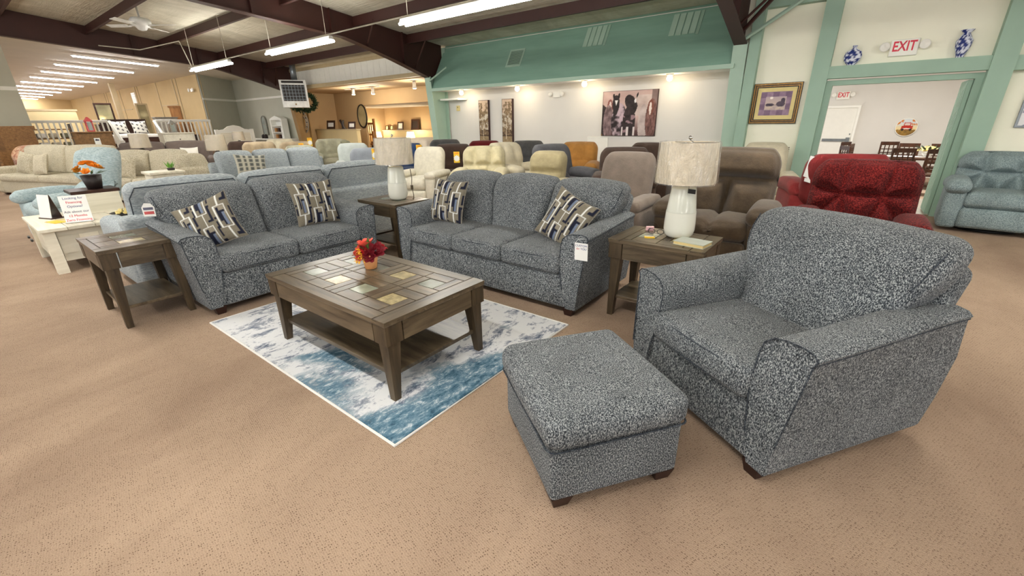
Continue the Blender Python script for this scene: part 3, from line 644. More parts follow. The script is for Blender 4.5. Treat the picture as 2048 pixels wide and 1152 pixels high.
# flowers
def rose(mb_list, c, r, rnd, up=(0, 0, 1)):
    mb = MB(); c = Vector(c); up = Vector(up).normalized(); M = up.to_track_quat('Z', 'Y').to_matrix()
    for ring, (n, tilt, rr) in enumerate(((3, .25, .45), (5, .6, .75), (6, 1.0, 1.0))):
        for k in range(n):
            a = k * math.tau / n + ring * .5 + rnd.uniform(-.15, .15); s = r * rr
            pts = []
            for w_, h_ in ((-.35, 0), (.35, 0), (.6, .6), (.25, 1.0), (-.25, 1.0), (-.6, .6)):
                rad = r * .12 + h_ * s * math.sin(tilt); z = h_ * s * math.cos(tilt) + r * .1
                pts.append(c + M @ Vector((math.cos(a) * rad - math.sin(a) * w_ * s * .7, math.sin(a) * rad + math.cos(a) * w_ * s * .7, z)))
            mid = c + M @ Vector((math.cos(a) * (r * .2 + .55 * s * math.sin(tilt)), math.sin(a) * (r * .2 + .55 * s * math.sin(tilt)), .5 * s * math.cos(tilt)))
            mb.add(pts + [mid], [(i, (i + 1) % 6, 6) for i in range(6)])
    return mb
def leaf_mb(p, d, L, w):
    p = Vector(p); d = Vector(d).normalized(); s = d.cross(Vector((0, 0, 1)));
    if s.length < .05: s = Vector((1, 0, 0))
    s.normalize(); n = s.cross(d)
    return MB().add([p, p + d * L * .5 + s * w + n * .15 * w, p + d * L, p + d * L * .5 - s * w + n * .15 * w, p + d * L * .5 - n * .2 * w], [(0, 1, 4), (1, 2, 4), (2, 3, 4), (3, 0, 4)])
t = thing('flower_pot', 'silk roses and yellow blooms in an orange pot on the coffee table', 'flowers', (-2.47, 1.60, .494), 10)
MB().lathe([(.001, .001), (.036, .001), (.039, .004), (.054, .092), (.049, .092), (.044, .08), (.001, .08)], 20, caps=False).build('pot', 'terracotta', t, True)
rnd = random.Random(5)
for c, r, m, up in (((-.055, -.03, .115), .05, 'petal_coral', (-.7, -.5, .6)), ((-.02, .0, .155), .06, 'petal_coral', (-.1, -.1, 1)), ((.06, .0, .125), .06, 'petal_wine', (.7, -.3, .6)), ((.0, -.06, .105), .045, 'petal_red', (0, -1, .5)), ((-.07, .03, .105), .05, 'petal_red', (-.8, .4, .4)), ((.05, .05, .135), .05, 'petal_red', (.4, .6, .7)), ((.055, -.05, .105), .045, 'petal_wine', (.6, -.8, .2))):
    rose(None, c, r, rnd, up).build('rose', m, t)
for c in ((-.03, -.075, .1), (.015, -.08, .115), (-.01, -.07, .14), (.03, -.07, .09), (-.045, -.07, .075), (-.005, -.085, .08)):
    mb = MB()
    for k in range(5):
        a = k * math.tau / 5; x = leaf_mb(c, (math.cos(a), -.7, math.sin(a)), .032, .009); mb.add(x.v, x.f)
    mb.build('yellow_bloom', 'petal_yellow', t)
for d in ((0, .1, 1), (-.5, .2, .6), (.5, .3, .7), (-.9, -.2, .35), (.2, -.2, 1)): leaf_mb((d[0] * .03, d[1] * .03, .13), d, .09, .013).build('leaf', 'leaf', t)
# hanging cards on the suite
def text_obj(s, size, m, parent, M, name='lettering', align='CENTER', bold=0, shear=0, xs=1):
    cu = bpy.data.curves.new(name, 'FONT'); cu.body = s; cu.size = size; cu.align_x = align; cu.align_y = 'CENTER'; cu.extrude = .0006; cu.offset = bold; cu.shear = shear
    tmp = bpy.data.objects.new('tmp_text', cu); COL.objects.link(tmp)
    me = bpy.data.meshes.new_from_object(tmp.evaluated_get(bpy.context.evaluated_depsgraph_get())); me.name = name
    bpy.data.objects.remove(tmp); bpy.data.curves.remove(cu)
    me.materials.clear(); me.materials.append(MAT[m]); me.transform(M @ Matrix.Diagonal((xs, 1, 1, 1)))
    o = bpy.data.objects.new(name, me); COL.objects.link(o); o.parent = parent; return o
UP = Matrix.Rotation(math.pi / 2, 4, 'X')   # text upright, facing -y
t = thing('hang_card', 'white square card lettered CUSTOM for YOU on the sofa arm', 'card', (-1.42, 2.628, .60), 6)
t.rotation_euler[0] = math.radians(3)
box1(-.05, .05, -.002, 0, -.13, 0).build('card', 'paper', t)
text_obj('CUSTOM', .021, 'blue_letter', t, Matrix.Translation((0, -.0025, -.02)) @ UP, xs=1.05)
text_obj('for', .022, 'pale_red', t, Matrix.Translation((-.026, -.0025, -.043)) @ UP, shear=.4)
text_obj('YOU', .021, 'blue_letter', t, Matrix.Translation((.018, -.0025, -.043)) @ UP)
MB().tube([(-.045, -.001, 0), (-.02, .0, .03), (.03, 0, .035)], .001, 4).build('string', 'paper', t)
t = thing('hang_tag', 'white printed tag hanging from the loveseat back corner', 'tag', (-4.42, .925, .845), 60)
MB().prism([(-.045, -.1), (.035, -.105), (.04, -.03), (.02, 0), (-.02, .005), (-.045, -.03)], 1, -.0015, .0015).build('card', 'paper', t)
box1(-.035, .03, -.0025, -.0015, -.05, -.03).build('print', 'grey_letter', t); box1(-.035, .03, -.0025, -.0015, -.085, -.062).build('print', 'pale_red', t)
# ================================================================== recliners
def segd(px, py, s):
    (ax, ay), (bx, by) = s; dx, dy = bx - ax, by - ay; L = dx * dx + dy * dy
    t = max(0, min(1, ((px - ax) * dx + (py - ay) * dy) / L)) if L > 0 else 0
    return math.hypot(px - ax - t * dx, py - ay - t * dy)
SEAMS = {
    'plain': [],
    'roll': [((-1, .05), (1, .05))],
    'chan': [((-.38, -.1), (-.34, 1)), ((.38, -.1), (.34, 1)), ((-1, -.12), (1, -.12))],
    'tuft': [((-.4, .0), (-.4, 1)), ((.4, .0), (.4, 1)), ((-1, .02), (1, .02)), ((-.22, -1), (-.22, .02)), ((.22, -1), (.22, .02)), ((-.22, -.35), (.22, -.35))],
    'halves': [((-1, .2), (1, .2)), ((.08, .2), (-.04, -1))],
    'radial': [((-.36, .12), (.36, .12)), ((-.36, .12), (-.4, 1)), ((.36, .12), (.55, 1)), ((-.36, .12), (-1, .28)), ((.36, .12), (1, .2)), ((-.36, .12), (-.95, -.6)), ((.36, .12), (.9, -.7)), ((-.36, .12), (-.22, -.55)), ((.36, .12), (.2, -.55))],
}
def recliner(label, loc, rz, m, W=.92, H=1.02, style='plain', lean=.30, res=14, puff=.05, arms='pillow', group='recliners on the sales floor', name='recliner', nail=False, low=0):
    t = thing(name, label, 'recliner', loc, rz, group); D = .9; aw = .2; iw = W - 2 * aw + .03
    MB().rbox(-W / 2 + .04, W / 2 - .04, -.36, .36, .05, .34, .04, 2, 2).build('base', m, t, True)
    for s in (-1, 1):
        x0, x1 = sorted((s * (W / 2 - aw), s * W / 2))
        a = MB().rbox(x0, x1, -.42, .30, .04, .52 - low, .05, 2, (2, 3, 3), (.01, .01, 0)).build('arm', m, t, True)
        if arms == 'pillow':
            def wa(o, u): return (o[0], o[1], o[2] - .05 * sst(.1, .5, o[1]) + .02 * (1 - u[1] ** 2))
            MB().rbox(x0 - .025, x1 + .025, -.47, .30, .47 - low, .64 - low, .082, 4, (2, 4, 2), (0, .02, .012), wa).build('arm_pad', m, a, True)
        else:
            MB().rbox(x0 - .005, x1 + .005, -.43, .32, .50, .61, .05, 3, (2, 4, 2), (0, .0, .01)).build('arm_pad', m, a, True)
        if nail:
            for i in range(16): MB().ball((s * (W / 2 - .02), -.425, .1 + i * .027), .009, 6, 4).build('nail_head', 'nail_head', a)
    MB().rbox(-iw / 2, iw / 2, -.43, .2, .31 - low, .50 - low, .07, 3, (12, 6, 2), (0, .02, .03), (lambda o, u: (o[0], o[1] + .03 * (1 - math.sin(min(1, abs(u[0]) / .3) * 1.57)) * (u[1] < -.5), o[2] - .05 * (1 - math.sin(min(1, abs(u[0]) / .3) * 1.57) ** .8) * (u[2] > 0))) if style in ('halves', 'radial') and low == 0 and H > 1 else None).build('seat', m, t, True)
    MB().rbox(-iw / 2, iw / 2, -.45, -.36, .06, .31, .045, 3, (4, 1, 3), (0, .03, 0)).build('footrest', m, t, True)
    seams = SEAMS[style]; bw = W - .14 if arms == 'pillow' else iw + .12
    def wb_(o, u):
        x, y, z = o
        if u[1] < .3 and seams:
            dd = min(segd(u[0], u[2], s) for s in seams); f = math.sin(min(1, dd / .32) * math.pi / 2) ** .8 * (1 - .5 * max(abs(u[0]), abs(u[2])) ** 6)
            y -= puff * (f - .6) * (1 if u[1] < 0 else .2)
            z += .02 * (f - .8) * (1 if u[2] > .8 else 0)
        wv = 1 - .10 * sst(.55, 1, abs(u[2])) * (1 if u[2] > 0 else 1.3)
        z += .012 * (1 - u[0] ** 2) * (1 if u[2] > 0 else 0)
        return (x * wv, y + (z - .4) * lean, z)
    MB().rbox(-bw / 2, bw / 2, .12, .33, .36 - low, H, .08, 3, (res, 2, res), (0, .035, 0), wb_).build('backrest', m, t, True)
    if nail:
        a = MB()
        for i in range(18):
            z = .5 + i * .027; a = MB().ball((bw / 2 * .97, .2 + (z - .4) * lean, z), .009, 6, 4); a.build('nail_head', 'nail_head', t)
    MB().lathe([(.3, 0), (.3, .03), (.06, .05)], 20).build('swivel_base', 'black', t, True)
    return t
R = recliner
R('deep red plush tufted recliner right behind the armchair', (.12, 5.30, 0), 0, 'red_plush', 1.02, 1.0, 'radial', res=34, puff=.12, low=.1)
R('light red recliner with white paper standing behind the deep red one', (-.20, 6.95, 0), 200, 'rose_suede', .98, 1.0, 'chan', res=18)
R('pale blue-grey tufted recliner against the wall right of the doorway', (1.52, 8.18, 0), -4, 'blue_plush', .98, .95, 'radial', lean=.22, res=36, puff=.17)
R('large brown suede recliner behind the lamp and book table', (-1.02, 4.78, 0), 3, 'brown_suede', 1.06, 1.12, 'halves', res=34, puff=.19)
R('cream recliner with dark nail heads below the framed landscape', (-1.12, 7.98, 0), 12, 'cream_light', .9, 1.03, 'roll', arms='flat', res=12, nail=True)
R('smooth taupe lift recliner behind the sofa and lamp', (-2.12, 4.68, 0), 2, 'taupe_suede', .88, 1.05, 'plain', lean=.26, arms='flat', res=10)
R('dark mocha recliner behind the taupe lift chair', (-2.8, 6.45, 0), 25, 'mocha', .92, 1.0, 'roll')
R('brown recliner against the wall under the horse picture', (-3.05, 7.98, 0), 10, 'mocha', .92, 1.0, 'chan')
R('beige velvet recliner with pillow headrest behind the sofa middle', (-3.68, 5.42, 0), 12, 'beige_green', .84, .98, 'roll', arms='flat', res=16, puff=.08)
R('charcoal recliner turned sideways behind the beige velvet recliner', (-3.9, 6.5, 0), 70, 'charcoal', .9, 1.03, 'plain')
R('camel tan leather recliner by the wall left of the horse picture', (-4.45, 7.85, 0), 20, 'camel', .9, 1.0, 'chan')
R('dark grey recliner behind the charcoal one', (-5.8, 8.0, 0), 30, 'dark_grey', .9, 1.0, 'chan')
R('cream tufted recliner behind the sofa and striped pillow', (-5.22, 5.85, 0), 32, 'cream_suede', .92, 1.0, 'tuft', res=26, puff=.12)
R('cream recliner turned sideways beyond the tufted cream one', (-5.15, 6.85, 0), 80, 'cream_light', .9, 1.03, 'chan')
R('wine red recliner under the two tree pictures', (-6.75, 7.6, 0), 30, 'wine', .9, 1.0, 'plain')
R('white knit swivel recliner beside the corner lamp', (-6.2, 5.35, 0), 22, 'white_knit', .84, .99, 'plain', lean=.24, arms='flat', res=16)
R('dark brown recliner with yellow tag behind the white swivel recliner', (-6.5, 6.4, 0), 40, 'dark_brown', .92, .99, 'roll')
R('charcoal channel recliner beside the green column', (-8.15, 7.75, 0), 38, 'dark_grey', .92, 1.01, 'chan')
R('navy recliner half hidden behind the corner lamp', (-7.85, 6.3, 0), 45, 'navy', .92, .99, 'chan')
R('slate grey recliner with yellow tag left of the corner lamp', (-7.25, 4.95, 0), 55, 'slate', .8, .97, 'plain')
R('dark brown recliner behind the slate grey one', (-9.3, 7.05, 0), 55, 'dark_brown', .9, .99, 'plain')
R('olive green recliner in front of the cream half wall', (-10.55, 7.05, 0), 150, 'olive', .95, 1.03, 'chan')
R('sage recliner left of the olive one in front of the half wall', (-11.85, 6.95, 0), 62, 'sage_suede', .95, 1.02, 'chan')
R('pale grey recliner in the row behind the far grey sofa', (-8.85, 5.72, 0), 60, 'pale_grey', .82, 1.0, 'plain')
R('sand beige recliner next to the pale grey one', (-10.15, 5.15, 0), 62, 'sage_suede', .8, .96, 'chan')
R('sand suede recliner with yellow tag in the far row', (-11.45, 5.75, 0), 64, 'sand_suede', .95, 1.0, 'chan')
R('tan recliner second in the far row before the white desk', (-12.55, 5.3, 0), 66, 'sand_suede', .95, 1.0, 'chan')
R('cream recliner in the far row before the white headboard', (-14.3, 6.7, 0), 66, 'cream_light', .98, 1.0, 'chan')
R('chocolate recliner leftmost in the far row', (-13.85, 5.4, 0), 66, 'dark_brown', .9, .99, 'plain')
R('pale blue tufted recliner behind the white lift-top table', (-8.3, .98, 0), 6, 'sage_fabric', 1.22, 1.16, 'chan', lean=.28, res=26, puff=.13)
# ------------------------------------------------------------------ other sofas
def box_sofa(name, label, loc, rz, W, n, m, H=.93, fh=.74, ah=.62, pip=None, cat='sofa'):
    t = thing(name, label, cat, loc, rz, 'other sofas on the sales floor'); aw = .19
    MB().rbox(-W / 2 + .03, W / 2 - .03, -.42, .42, .05, .32, .03, 2, 2).build('base', m, t, True)
    MB().rbox(-W / 2 + .02, W / 2 - .02, .26, .46, .05, fh, .05, 3, (4, 1, 3)).build('back_frame', m, t, True)
    for s in (-1, 1):
        x0, x1 = sorted((s * (W / 2 - aw), s * W / 2))
        MB().rbox(x0, x1, -.46, .42, .05, ah, .07, 3, (2, 4, 3), (.01, 0, .01)).build('arm', m, t, True)
    sw = (W - 2 * aw) / n
    for i in range(n):
        x0 = -W / 2 + aw + i * sw
        MB().rbox(x0 + .004, x0 + sw - .004, -.45, .15, .31, .47, .05, 3, (4, 4, 2), (0, .01, .02)).build('seat_cushion', m, t, True)
        def wc(o, u): return (o[0] * 1.0, o[1] + (o[2] - .45) * .25, o[2] + .02 * (1 - u[0] ** 2) * (u[2] > 0))
        b0 = -W / 2 + aw * .6 + i * (W - 1.2 * aw) / n; b1 = b0 + (W - 1.2 * aw) / n
        c = MB().rbox(b0 + .006, b1 - .006, .06, .27, .45, H, .075, 3, (5, 2, 4), (0, .03, .01), wc).build('back_cushion', m, t, True)
        if pip:
            zc = H - .012
            MB().tube([(b0 + .02, .27 + (z_ - .45) * .25, z_) for z_ in (fh - .06, H - .12)] + [(b0 + .07, .245 + (zc - .45) * .25 + .02, zc - .02), (b1 - .07, .245 + (zc - .45) * .25 + .02, zc - .02)] + [(b1 - .02, .27 + (z_ - .45) * .25, z_) for z_ in (H - .12, fh - .06)], .005, 5).build('piping', pip, c)
    for x in (-W / 2 + .1, W / 2 - .1):
        for y in (-.36, .36): MB().hexa([(x - .03, y - .03, 0), (x + .03, y - .03, 0), (x + .03, y + .03, 0), (x - .03, y + .03, 0)], [(x - .04, y - .04, .055), (x + .04, y - .04, .055), (x + .04, y + .04, .055), (x - .04, y + .04, .055)]).build('foot', 'foot_dark', t)
    return t
box_sofa('sofa', 'light grey three-cushion sofa backing onto the loveseat', (-5.25, 2.28, 0), -90, 3.0, 3, 'light_grey', .96, .70, .62, 'piping_dark')
box_sofa('sofa', 'light grey sofa with dark striped pillow in the second row', (-8.75, 3.95, 0), 84, 2.1, 3, 'light_grey', .97, .8)
box_sofa('sofa', 'cream sofa with floral pillows at the far left', (-14.2, 1.64, 0), 20, 3.2, 2, 'cream_weave', 1.05, .88, .62)
box_sofa('sofa', 'taupe sofa with white pillow below the white railing', (-15.15, 3.95, 0), 74, 2.2, 2, 'grey_brown', 1.02, .92)
box_sofa('armchair', 'cream scroll-patterned armchair behind the white side table', (-10.15, 3.25, 0), 140, 1.05, 1, 'cream_plaid', .9, .75, .7, cat='armchair')
box_sofa('sofa', 'cream sofa with plaid pillows behind the pale blue recliner', (-11.5, 2.55, 0), 40, 1.7, 2, 'cream_weave', .96, .85)
def flat_pillow(label, m, loc, rot, size=.45, g='accent pillows'):
    q = pillow('accent_pillow', label, g, size, .08, 12, None, m, None); q.location = loc; q.rotation_euler = tuple(math.radians(a) for a in rot); return q
flat_pillow('shaggy grey-beige pillow at the end of the cream sofa', 'cream_plaid', (-14.75, 1.12, .47), (-20, 8, 24), .5)
flat_pillow('woven cream pillow second on the cream sofa', 'cream_weave', (-14.12, 1.30, .47), (-20, -6, 20), .48)
flat_pillow('plaid pillow leaning on the cream sofa arm by the recliner', 'cream_plaid', (-12.95, 1.72, .47), (-22, 10, -8), .5)
flat_pillow('plaid cream pillow behind the pale blue recliner', 'cream_plaid', (-11.5, 2.18, .47), (-20, 5, 40), .46)
flat_pillow('white pillow on the taupe sofa', 'off_white_cloth', (-14.8, 4.4, .48), (-20, 0, 74), .42)
def stripes(u, v):
    a = (u * 5) % 1; return (84, 88, 84) if .25 < a < .85 and (v * 6) % 1 > .12 else (176, 172, 156)
q = pillow('accent_pillow', 'dark grey-green banded pillow on the second-row grey sofa', 'accent pillows', .5, .08, 24, stripes, 'print', None); q.location = (-8.42, 3.36, .48); q.rotation_euler = (math.radians(-24), math.radians(4), math.radians(76))
# white lift-top coffee table with signs
t = thing('lift_top_table', 'white plank lift-top coffee table with its dark top raised', 'table', (-6.87, .84, 0))
W, D = .58, .42
for sx in (-1, 1):
    for sy in (-1, 1):
        x, y = sx * (W - .06), sy * (D - .05); box1(x - .05, x + .05, y - .045, y + .045, 0, .44).build('leg', 'white_wood_y', t)
for s in (-1, 1):
    box1(-W + .1, W - .1, s * (D - .05) - .015, s * (D - .05) + .015, .12, .44).build('side_panel', 'white_wood', t)
    p_ = box1(s * (W - .05) - .015, s * (W - .05) + .015, -D + .1, D - .1, .12, .44).build('end_panel', 'white_wood_y', t)
    for k in range(4): box1(s * (W - .05) + (.015 if s > 0 else -.021), s * (W - .05) + (.021 if s > 0 else -.015), -D + .1 + k * .16 + .004, -D + .1 + (k + 1) * .16 - .004, .2, .38).build('plank', 'white_wood_y', p_)
tp = thing('top', None, None); tp.parent = t
for k in range(4): MB().rbox(-W - .02, W + .02, -D - .02 + k * .215 + .002, -D - .02 + (k + 1) * .215 - .002, .44, .475, .005, 1, 1).build('plank', 'white_wood', tp)
MB().rbox(-W, -W + .42, -.02, D, .70, .735, .004, 1, 1).build('raised_top', 'dark_wood', t)
box1(-W + .40, -W + .43, .02, D - .02, .475, .70).build('raised_front', 'white_wood_y', t)
for k in range(2): MB().tube([(-W - .0 + .25 * k, -D - .03, .25), (-W + .1 + .25 * k, -D - .035, .25)], .012, 6).build('drawer_pull', 'black', t)
t = thing('flower_pot', 'orange chrysanthemums in a dark pot on the raised white table top', 'flowers', (-7.2, 1.07, .735))
MB().lathe([(.001, .001), (.07, .001), (.10, .16), (.09, .16), (.001, .14)], 16, caps=False).build('pot', 'dark_pot', t, True)
rnd = random.Random(9)
for k in range(22):
    a = rnd.uniform(0, 6.28); rr = rnd.uniform(0, .12); rose(None, (rr * math.cos(a), rr * math.sin(a), .19 + .1 * (1 - (rr / .12) ** 2)), .05, rnd, (math.cos(a) * rr * 6, math.sin(a) * rr * 6, .8)).build('bloom', 'petal_orange', t)
for k in range(9):
    a = k * .7; leaf_mb((.06 * math.cos(a), .06 * math.sin(a), .17), (math.cos(a), math.sin(a), .3), .12, .014).build('leaf', 'leaf', t)
t = thing('sign_holder', 'white financing sign standing on the white lift-top table', 'sign', (-6.48, .75, .475), 72); t.rotation_euler[0] = math.radians(-8)
box1(-.11, .11, -.003, .003, 0, .28).build('panel', 'paper', t)
for i, (s, m) in enumerate((('Looking for', 'blue_letter'), ('Financing', 'red_letter'), ('Options?', 'blue_letter'), ('Ask about our', 'grey_letter'), ('12 Months', 'red_letter'), ('Zero Financing', 'red_letter'))):
    text_obj(s, .034, m, t, Matrix.Translation((0, -.004, .252 - i * .043 - (.012 if i > 2 else 0))) @ UP)
box1(-.11, .11, -.04, .04, 0, .006).build('base', 'paper', t)
t = thing('tent_card', 'folded tent card on a dark easel on the white table corner', 'sign', (-7.05, .60, .475), 20)
MB().hexa([(-.10, -.05, .01), (.10, -.05, .01), (.10, -.046, .01), (-.10, -.046, .01)], [(-.10, -.006, .26), (.10, -.006, .26), (.10, -.002, .26), (-.10, -.002, .26)]).build('card', 'paper', t)
MB().hexa([(-.10, .046, .01), (.10, .046, .01), (.10, .05, .01), (-.10, .05, .01)], [(-.10, .002, .26), (.10, .002, .26), (.10, .006, .26), (-.10, .006, .26)]).build('card', 'dark_wood', t)
box1(-.11, .11, -.06, .06, 0, .012).build('base', 'dark_wood', t)
t = thing('flower_dish', 'shallow black dish with cream flowers beside the light grey arm', 'dish', (-6.42, 1.14, .475))
MB().lathe([(.001, .0), (.06, .0), (.15, .05), (.14, .05), (.001, .01)], 16, caps=False).build('dish', 'black', t, True)
for k in range(5): rose(None, (.06 * math.cos(k * 1.26), .06 * math.sin(k * 1.26), .04), .05, rnd, (math.cos(k * 1.26), math.sin(k * 1.26), 1)).build('bloom', 'petal_cream', t)
t = thing('side_table', 'small white side table with a green plant behind the grey sofa', 'table', (-9.3, 2.3, 0))
MB().rbox(-.25, .25, -.25, .25, .68, .72, .01, 1, 1).build('top', 'white_wood', t); MB().rbox(-.22, .22, -.22, .22, .10, .68, .01, 1, 1).build('body', 'white_wood', t)
for x in (-.19, .19):
    for y in (-.19, .19): box1(x - .025, x + .025, y - .025, y + .025, 0, .1).build('leg', 'white_wood', t)
t = thing('potted_grass', 'small bright green grass plant on the white side table', 'plant', (-9.3, 2.42, .72)); MB().lathe([(.05, 0), (.06, .03), (.05, .04)], 12).build('pot', 'dark_pot', t, True)
for k in range(26): a = k * 2.4; leaf_mb((.03 * math.cos(a), .03 * math.sin(a), .03), (.5 * math.cos(a), .5 * math.sin(a), 1), .08 + .03 * (k % 3), .008).build('leaf', 'grass_green', t)
# wrapped lamps in the middle distance
def far_lamp(label, x, y, z0, r=.19, h=.3):
    t = thing('table_lamp', label, 'lamp', (x, y, z0), 0, 'plastic-wrapped lamps further back')
    MB().lathe([(.001, 0), (.09, 0), (.11, .08), (.06, .26), (.02, .3)], 16).build('base', 'dark_pot', t, True)
    sh = MB().lathe([(r, .3), (r * .9, .3 + h)], 20, caps=False).build('lamp_shade', 'shade_linen', t, True)
    MB().lathe([(r + .008, .295), (r + .014, .35), (r * .95 + .006, .3 + h * .6), (r * .9 + .01, .305 + h)], 20, caps=False).build('plastic_wrap', 'clear_film', sh, True)
def stand(label, x, y, h, s=.28, m='brown_wood'):
    t = thing('side_table', label, 'table', (x, y, 0), 0, 'far side tables'); MB().rbox(-s, s, -s, s, h - .04, h, .008, 1, 1).build('top', m, t)
    for a in (-1, 1):
        for b in (-1, 1): box1(a * (s - .04) - .025, a * (s - .04) + .025, b * (s - .04) - .025, b * (s - .04) + .025, 0, h - .04).build('leg', m, t)
stand('brown side table under the wrapped lamp near the steps', -13, 2.95, .68); far_lamp('plastic-wrapped lamp in front of the platform steps', -13, 2.95, .68)
stand('brown side table under the wrapped lamp behind the scroll armchair', -11.2, 3.95, .62); far_lamp('plastic-wrapped lamp above the scroll armchair', -11.2, 3.85, .62, .2, .32)
stand('brown side table by the white headboard lamp', -16.0, 6.2, .68); far_lamp('plastic-wrapped lamp in front of the white headboard', -16.0, 6.2, .68, .17, .26)
# chests in front of the railings
def chest(name, label, loc, rz, W, D, H, m, rows, cols, top=None, knob='black'):
    t = thing(name, label, 'dresser', loc, rz); box1(-W / 2 + .01, W / 2 - .01, -D / 2 + .02, D / 2, .06, H - .03).build('body', m, t); box1(-W / 2, W / 2, -D / 2, D / 2, 0, .06).build('plinth', m, t)
    MB().rbox(-W / 2 - .02, W / 2 + .02, -D / 2 - .02, D / 2 + .01, H - .03, H, .006, 1, 1).build('top', top or m, t)
    cw, rh = (W - .08) / cols, (H - .13) / rows
    for r_ in range(rows):
        for c_ in range(cols):
            x0 = -W / 2 + .04 + c_ * cw; z0 = .08 + r_ * rh; d = MB().rbox(x0 + .01, x0 + cw - .01, -D / 2, -D / 2 + .03, z0 + .01, z0 + rh - .01, .005, 1, 1).build('drawer', m, t)
            MB().ball((x0 + cw / 2, -D / 2 - .015, z0 + rh / 2), .018, 8, 5).build('knob', knob, d, True)
    return t
chest('dresser', 'brown wooden chest of drawers with white price card before the railing', (-16.25, 2.74, 0), 90, .74, .5, 1.33, 'brown_wood', 4, 1)
t = thing('price_card', 'white price card on the front of the brown chest', 'card', (-15.985, 2.75, 1.08), 90); box1(-.06, .06, -.004, 0, -.09, .09).build('card', 'paper', t); box1(-.04, .04, -.005, -.004, .02, .06).build('print', 'grey_letter', t)
chest('dresser', 'white chest of drawers in front of the railing by the steps', (-16.75, 4.74, 0), 90, .8, .5, 1.25, 'white_wood_y', 4, 1)
chest('dresser', 'weathered grey dresser up on the platform behind the bed', (-23.75, 5.35, .72), 90, .75, .5, .95, 'grey_wood', 3, 2)
chest('dresser', 'grey chest up on the platform near the pale wall panel', (-24.5, 6.7, .72), 90, .8, .5, 1.1, 'grey_wood', 4, 1)
chest('dresser', 'tall dark wood dresser with mirror up on the platform', (-27.2, 5.25, .72), 90, .9, .5, .85, 'dark_wood', 3, 2)
def wall_mirror(name, label, loc, rz, w, h, fm, gm='mirror_glass', b=.06, cat='mirror'):
    t = thing(name, label, cat, loc, rz)
    for a in ((-w / 2, -w / 2 + b, 0, h), (w / 2 - b, w / 2, 0, h), (-w / 2 + b, w / 2 - b, 0, b), (-w / 2 + b, w / 2 - b, h - b, h)): box1(a[0], a[1], -.03, .02, a[2], a[3]).build('frame', fm, t)
    box1(-w / 2 + b, w / 2 - b, -.005, .005, b, h - b).build('glass', gm, t); return t
wall_mirror('dresser_mirror', 'dark framed mirror standing on the dark dresser', (-27.2, 5.25, 1.57), 90, .62, .88, 'dark_wood')
wall_mirror('standing_mirror', 'gold framed mirror leaning behind the platform bed', (-26, 6.35, .72), 90, .45, 1.7, 'beige_trim')
t = thing('headboard', 'reddish wooden panel headboard standing by the beige wall', 'headboard', (-25, 7.3, .72), 70); MB().rbox(-.2, .2, -.04, .04, 0, 1.56, .01, 1, 1).build('panel', 'oak', t); box1(-.24, .24, -.06, .06, 1.5, 1.58).build('cap_rail', 'oak', t)
t = thing('headboard', 'low tan panel headboard across the far platform', 'headboard', (-30, 3.9, .72), 90); MB().rbox(-.85, .85, -.05, .05, 0, 1.5, .02, 1, 1).build('panel', 'half_wall', t); box1(-.9, .9, -.07, .07, 1.46, 1.54).build('cap_rail', 'beige_trim', t)
t = thing('bed', 'bed with black and white floral bedding on the platform by the steps', 'bed', (-22.0, 4.95, .72), 90)
MB().rbox(-.62, .62, -.6, 1.0, .12, .45, .08, 2, 3, (0, 0, .04)).build('mattress', 'off_white_cloth', t, True)
box1(-.66, .66, -.66, -.6, 0, .35).build('footboard', 'dark_wood', t); box1(-.66, .66, 1.0, 1.08, 0, 1.0).build('headboard', 'dark_wood', t)
def floral(u, v): return (40, 40, 46) if (math.sin(u * 23) + math.sin(v * 19 + u * 7)) > 1.05 else (228, 226, 216)
for x, lab in ((-.3, 'black and white floral pillow on the platform bed, dresser side'), (.32, 'black and white floral pillow on the platform bed, railing side')):
    q = pillow('bed_pillow', lab, 'floral bed pillows', .5, .1, 20, floral, 'print', None); q.location = (-22.5, 4.95 + x, 1.2); q.rotation_euler = (math.radians(-25), 0, math.radians(90))
t = thing('bed_bench', 'padded beige bench at the foot of the platform steps', 'bench', (-19.0, 4.25, 0), 90); MB().rbox(-.3, .3, -.2, .2, .3, .45, .05, 2, 2).build('seat', 'sand_suede', t, True)
for x in (-.25, .25): box1(x - .02, x + .02, -.15, .15, 0, .3).build('leg', 'dark_wood', t)
for k in range(3):
    t = thing('storage_basket', ['leftmost brown rounded basket behind the right railing', 'middle brown rounded basket behind the right railing', 'brown rounded basket behind the right railing nearest the corner'][k], 'basket', (-22.6, 6.35 + k * .3, 1.1), 0, 'brown baskets')
    MB().lathe([(.11, 0), (.14, .2), (.13, .42), (.09, .5)], 14).build('body', 'oak', t, True); MB().tube([(.13 * math.cos(a), .13 * math.sin(a), .4) for a in [i * math.tau / 14 for i in range(14)]], .015, 5, True).build('rim', 'brown_wood', t)
stand_ = thing('low_shelf', 'dark slatted shelf unit behind the right railing', 'shelf', (-22.7, 6.65, .72)); box1(-.3, .3, -.5, .5, .34, .38).build('top', 'dark_wood', stand_)
for y in (-.48, -.16, .16, .48): box1(-.28, .28, y - .03, y + .03, 0, .34).build('side', 'dark_wood', stand_)
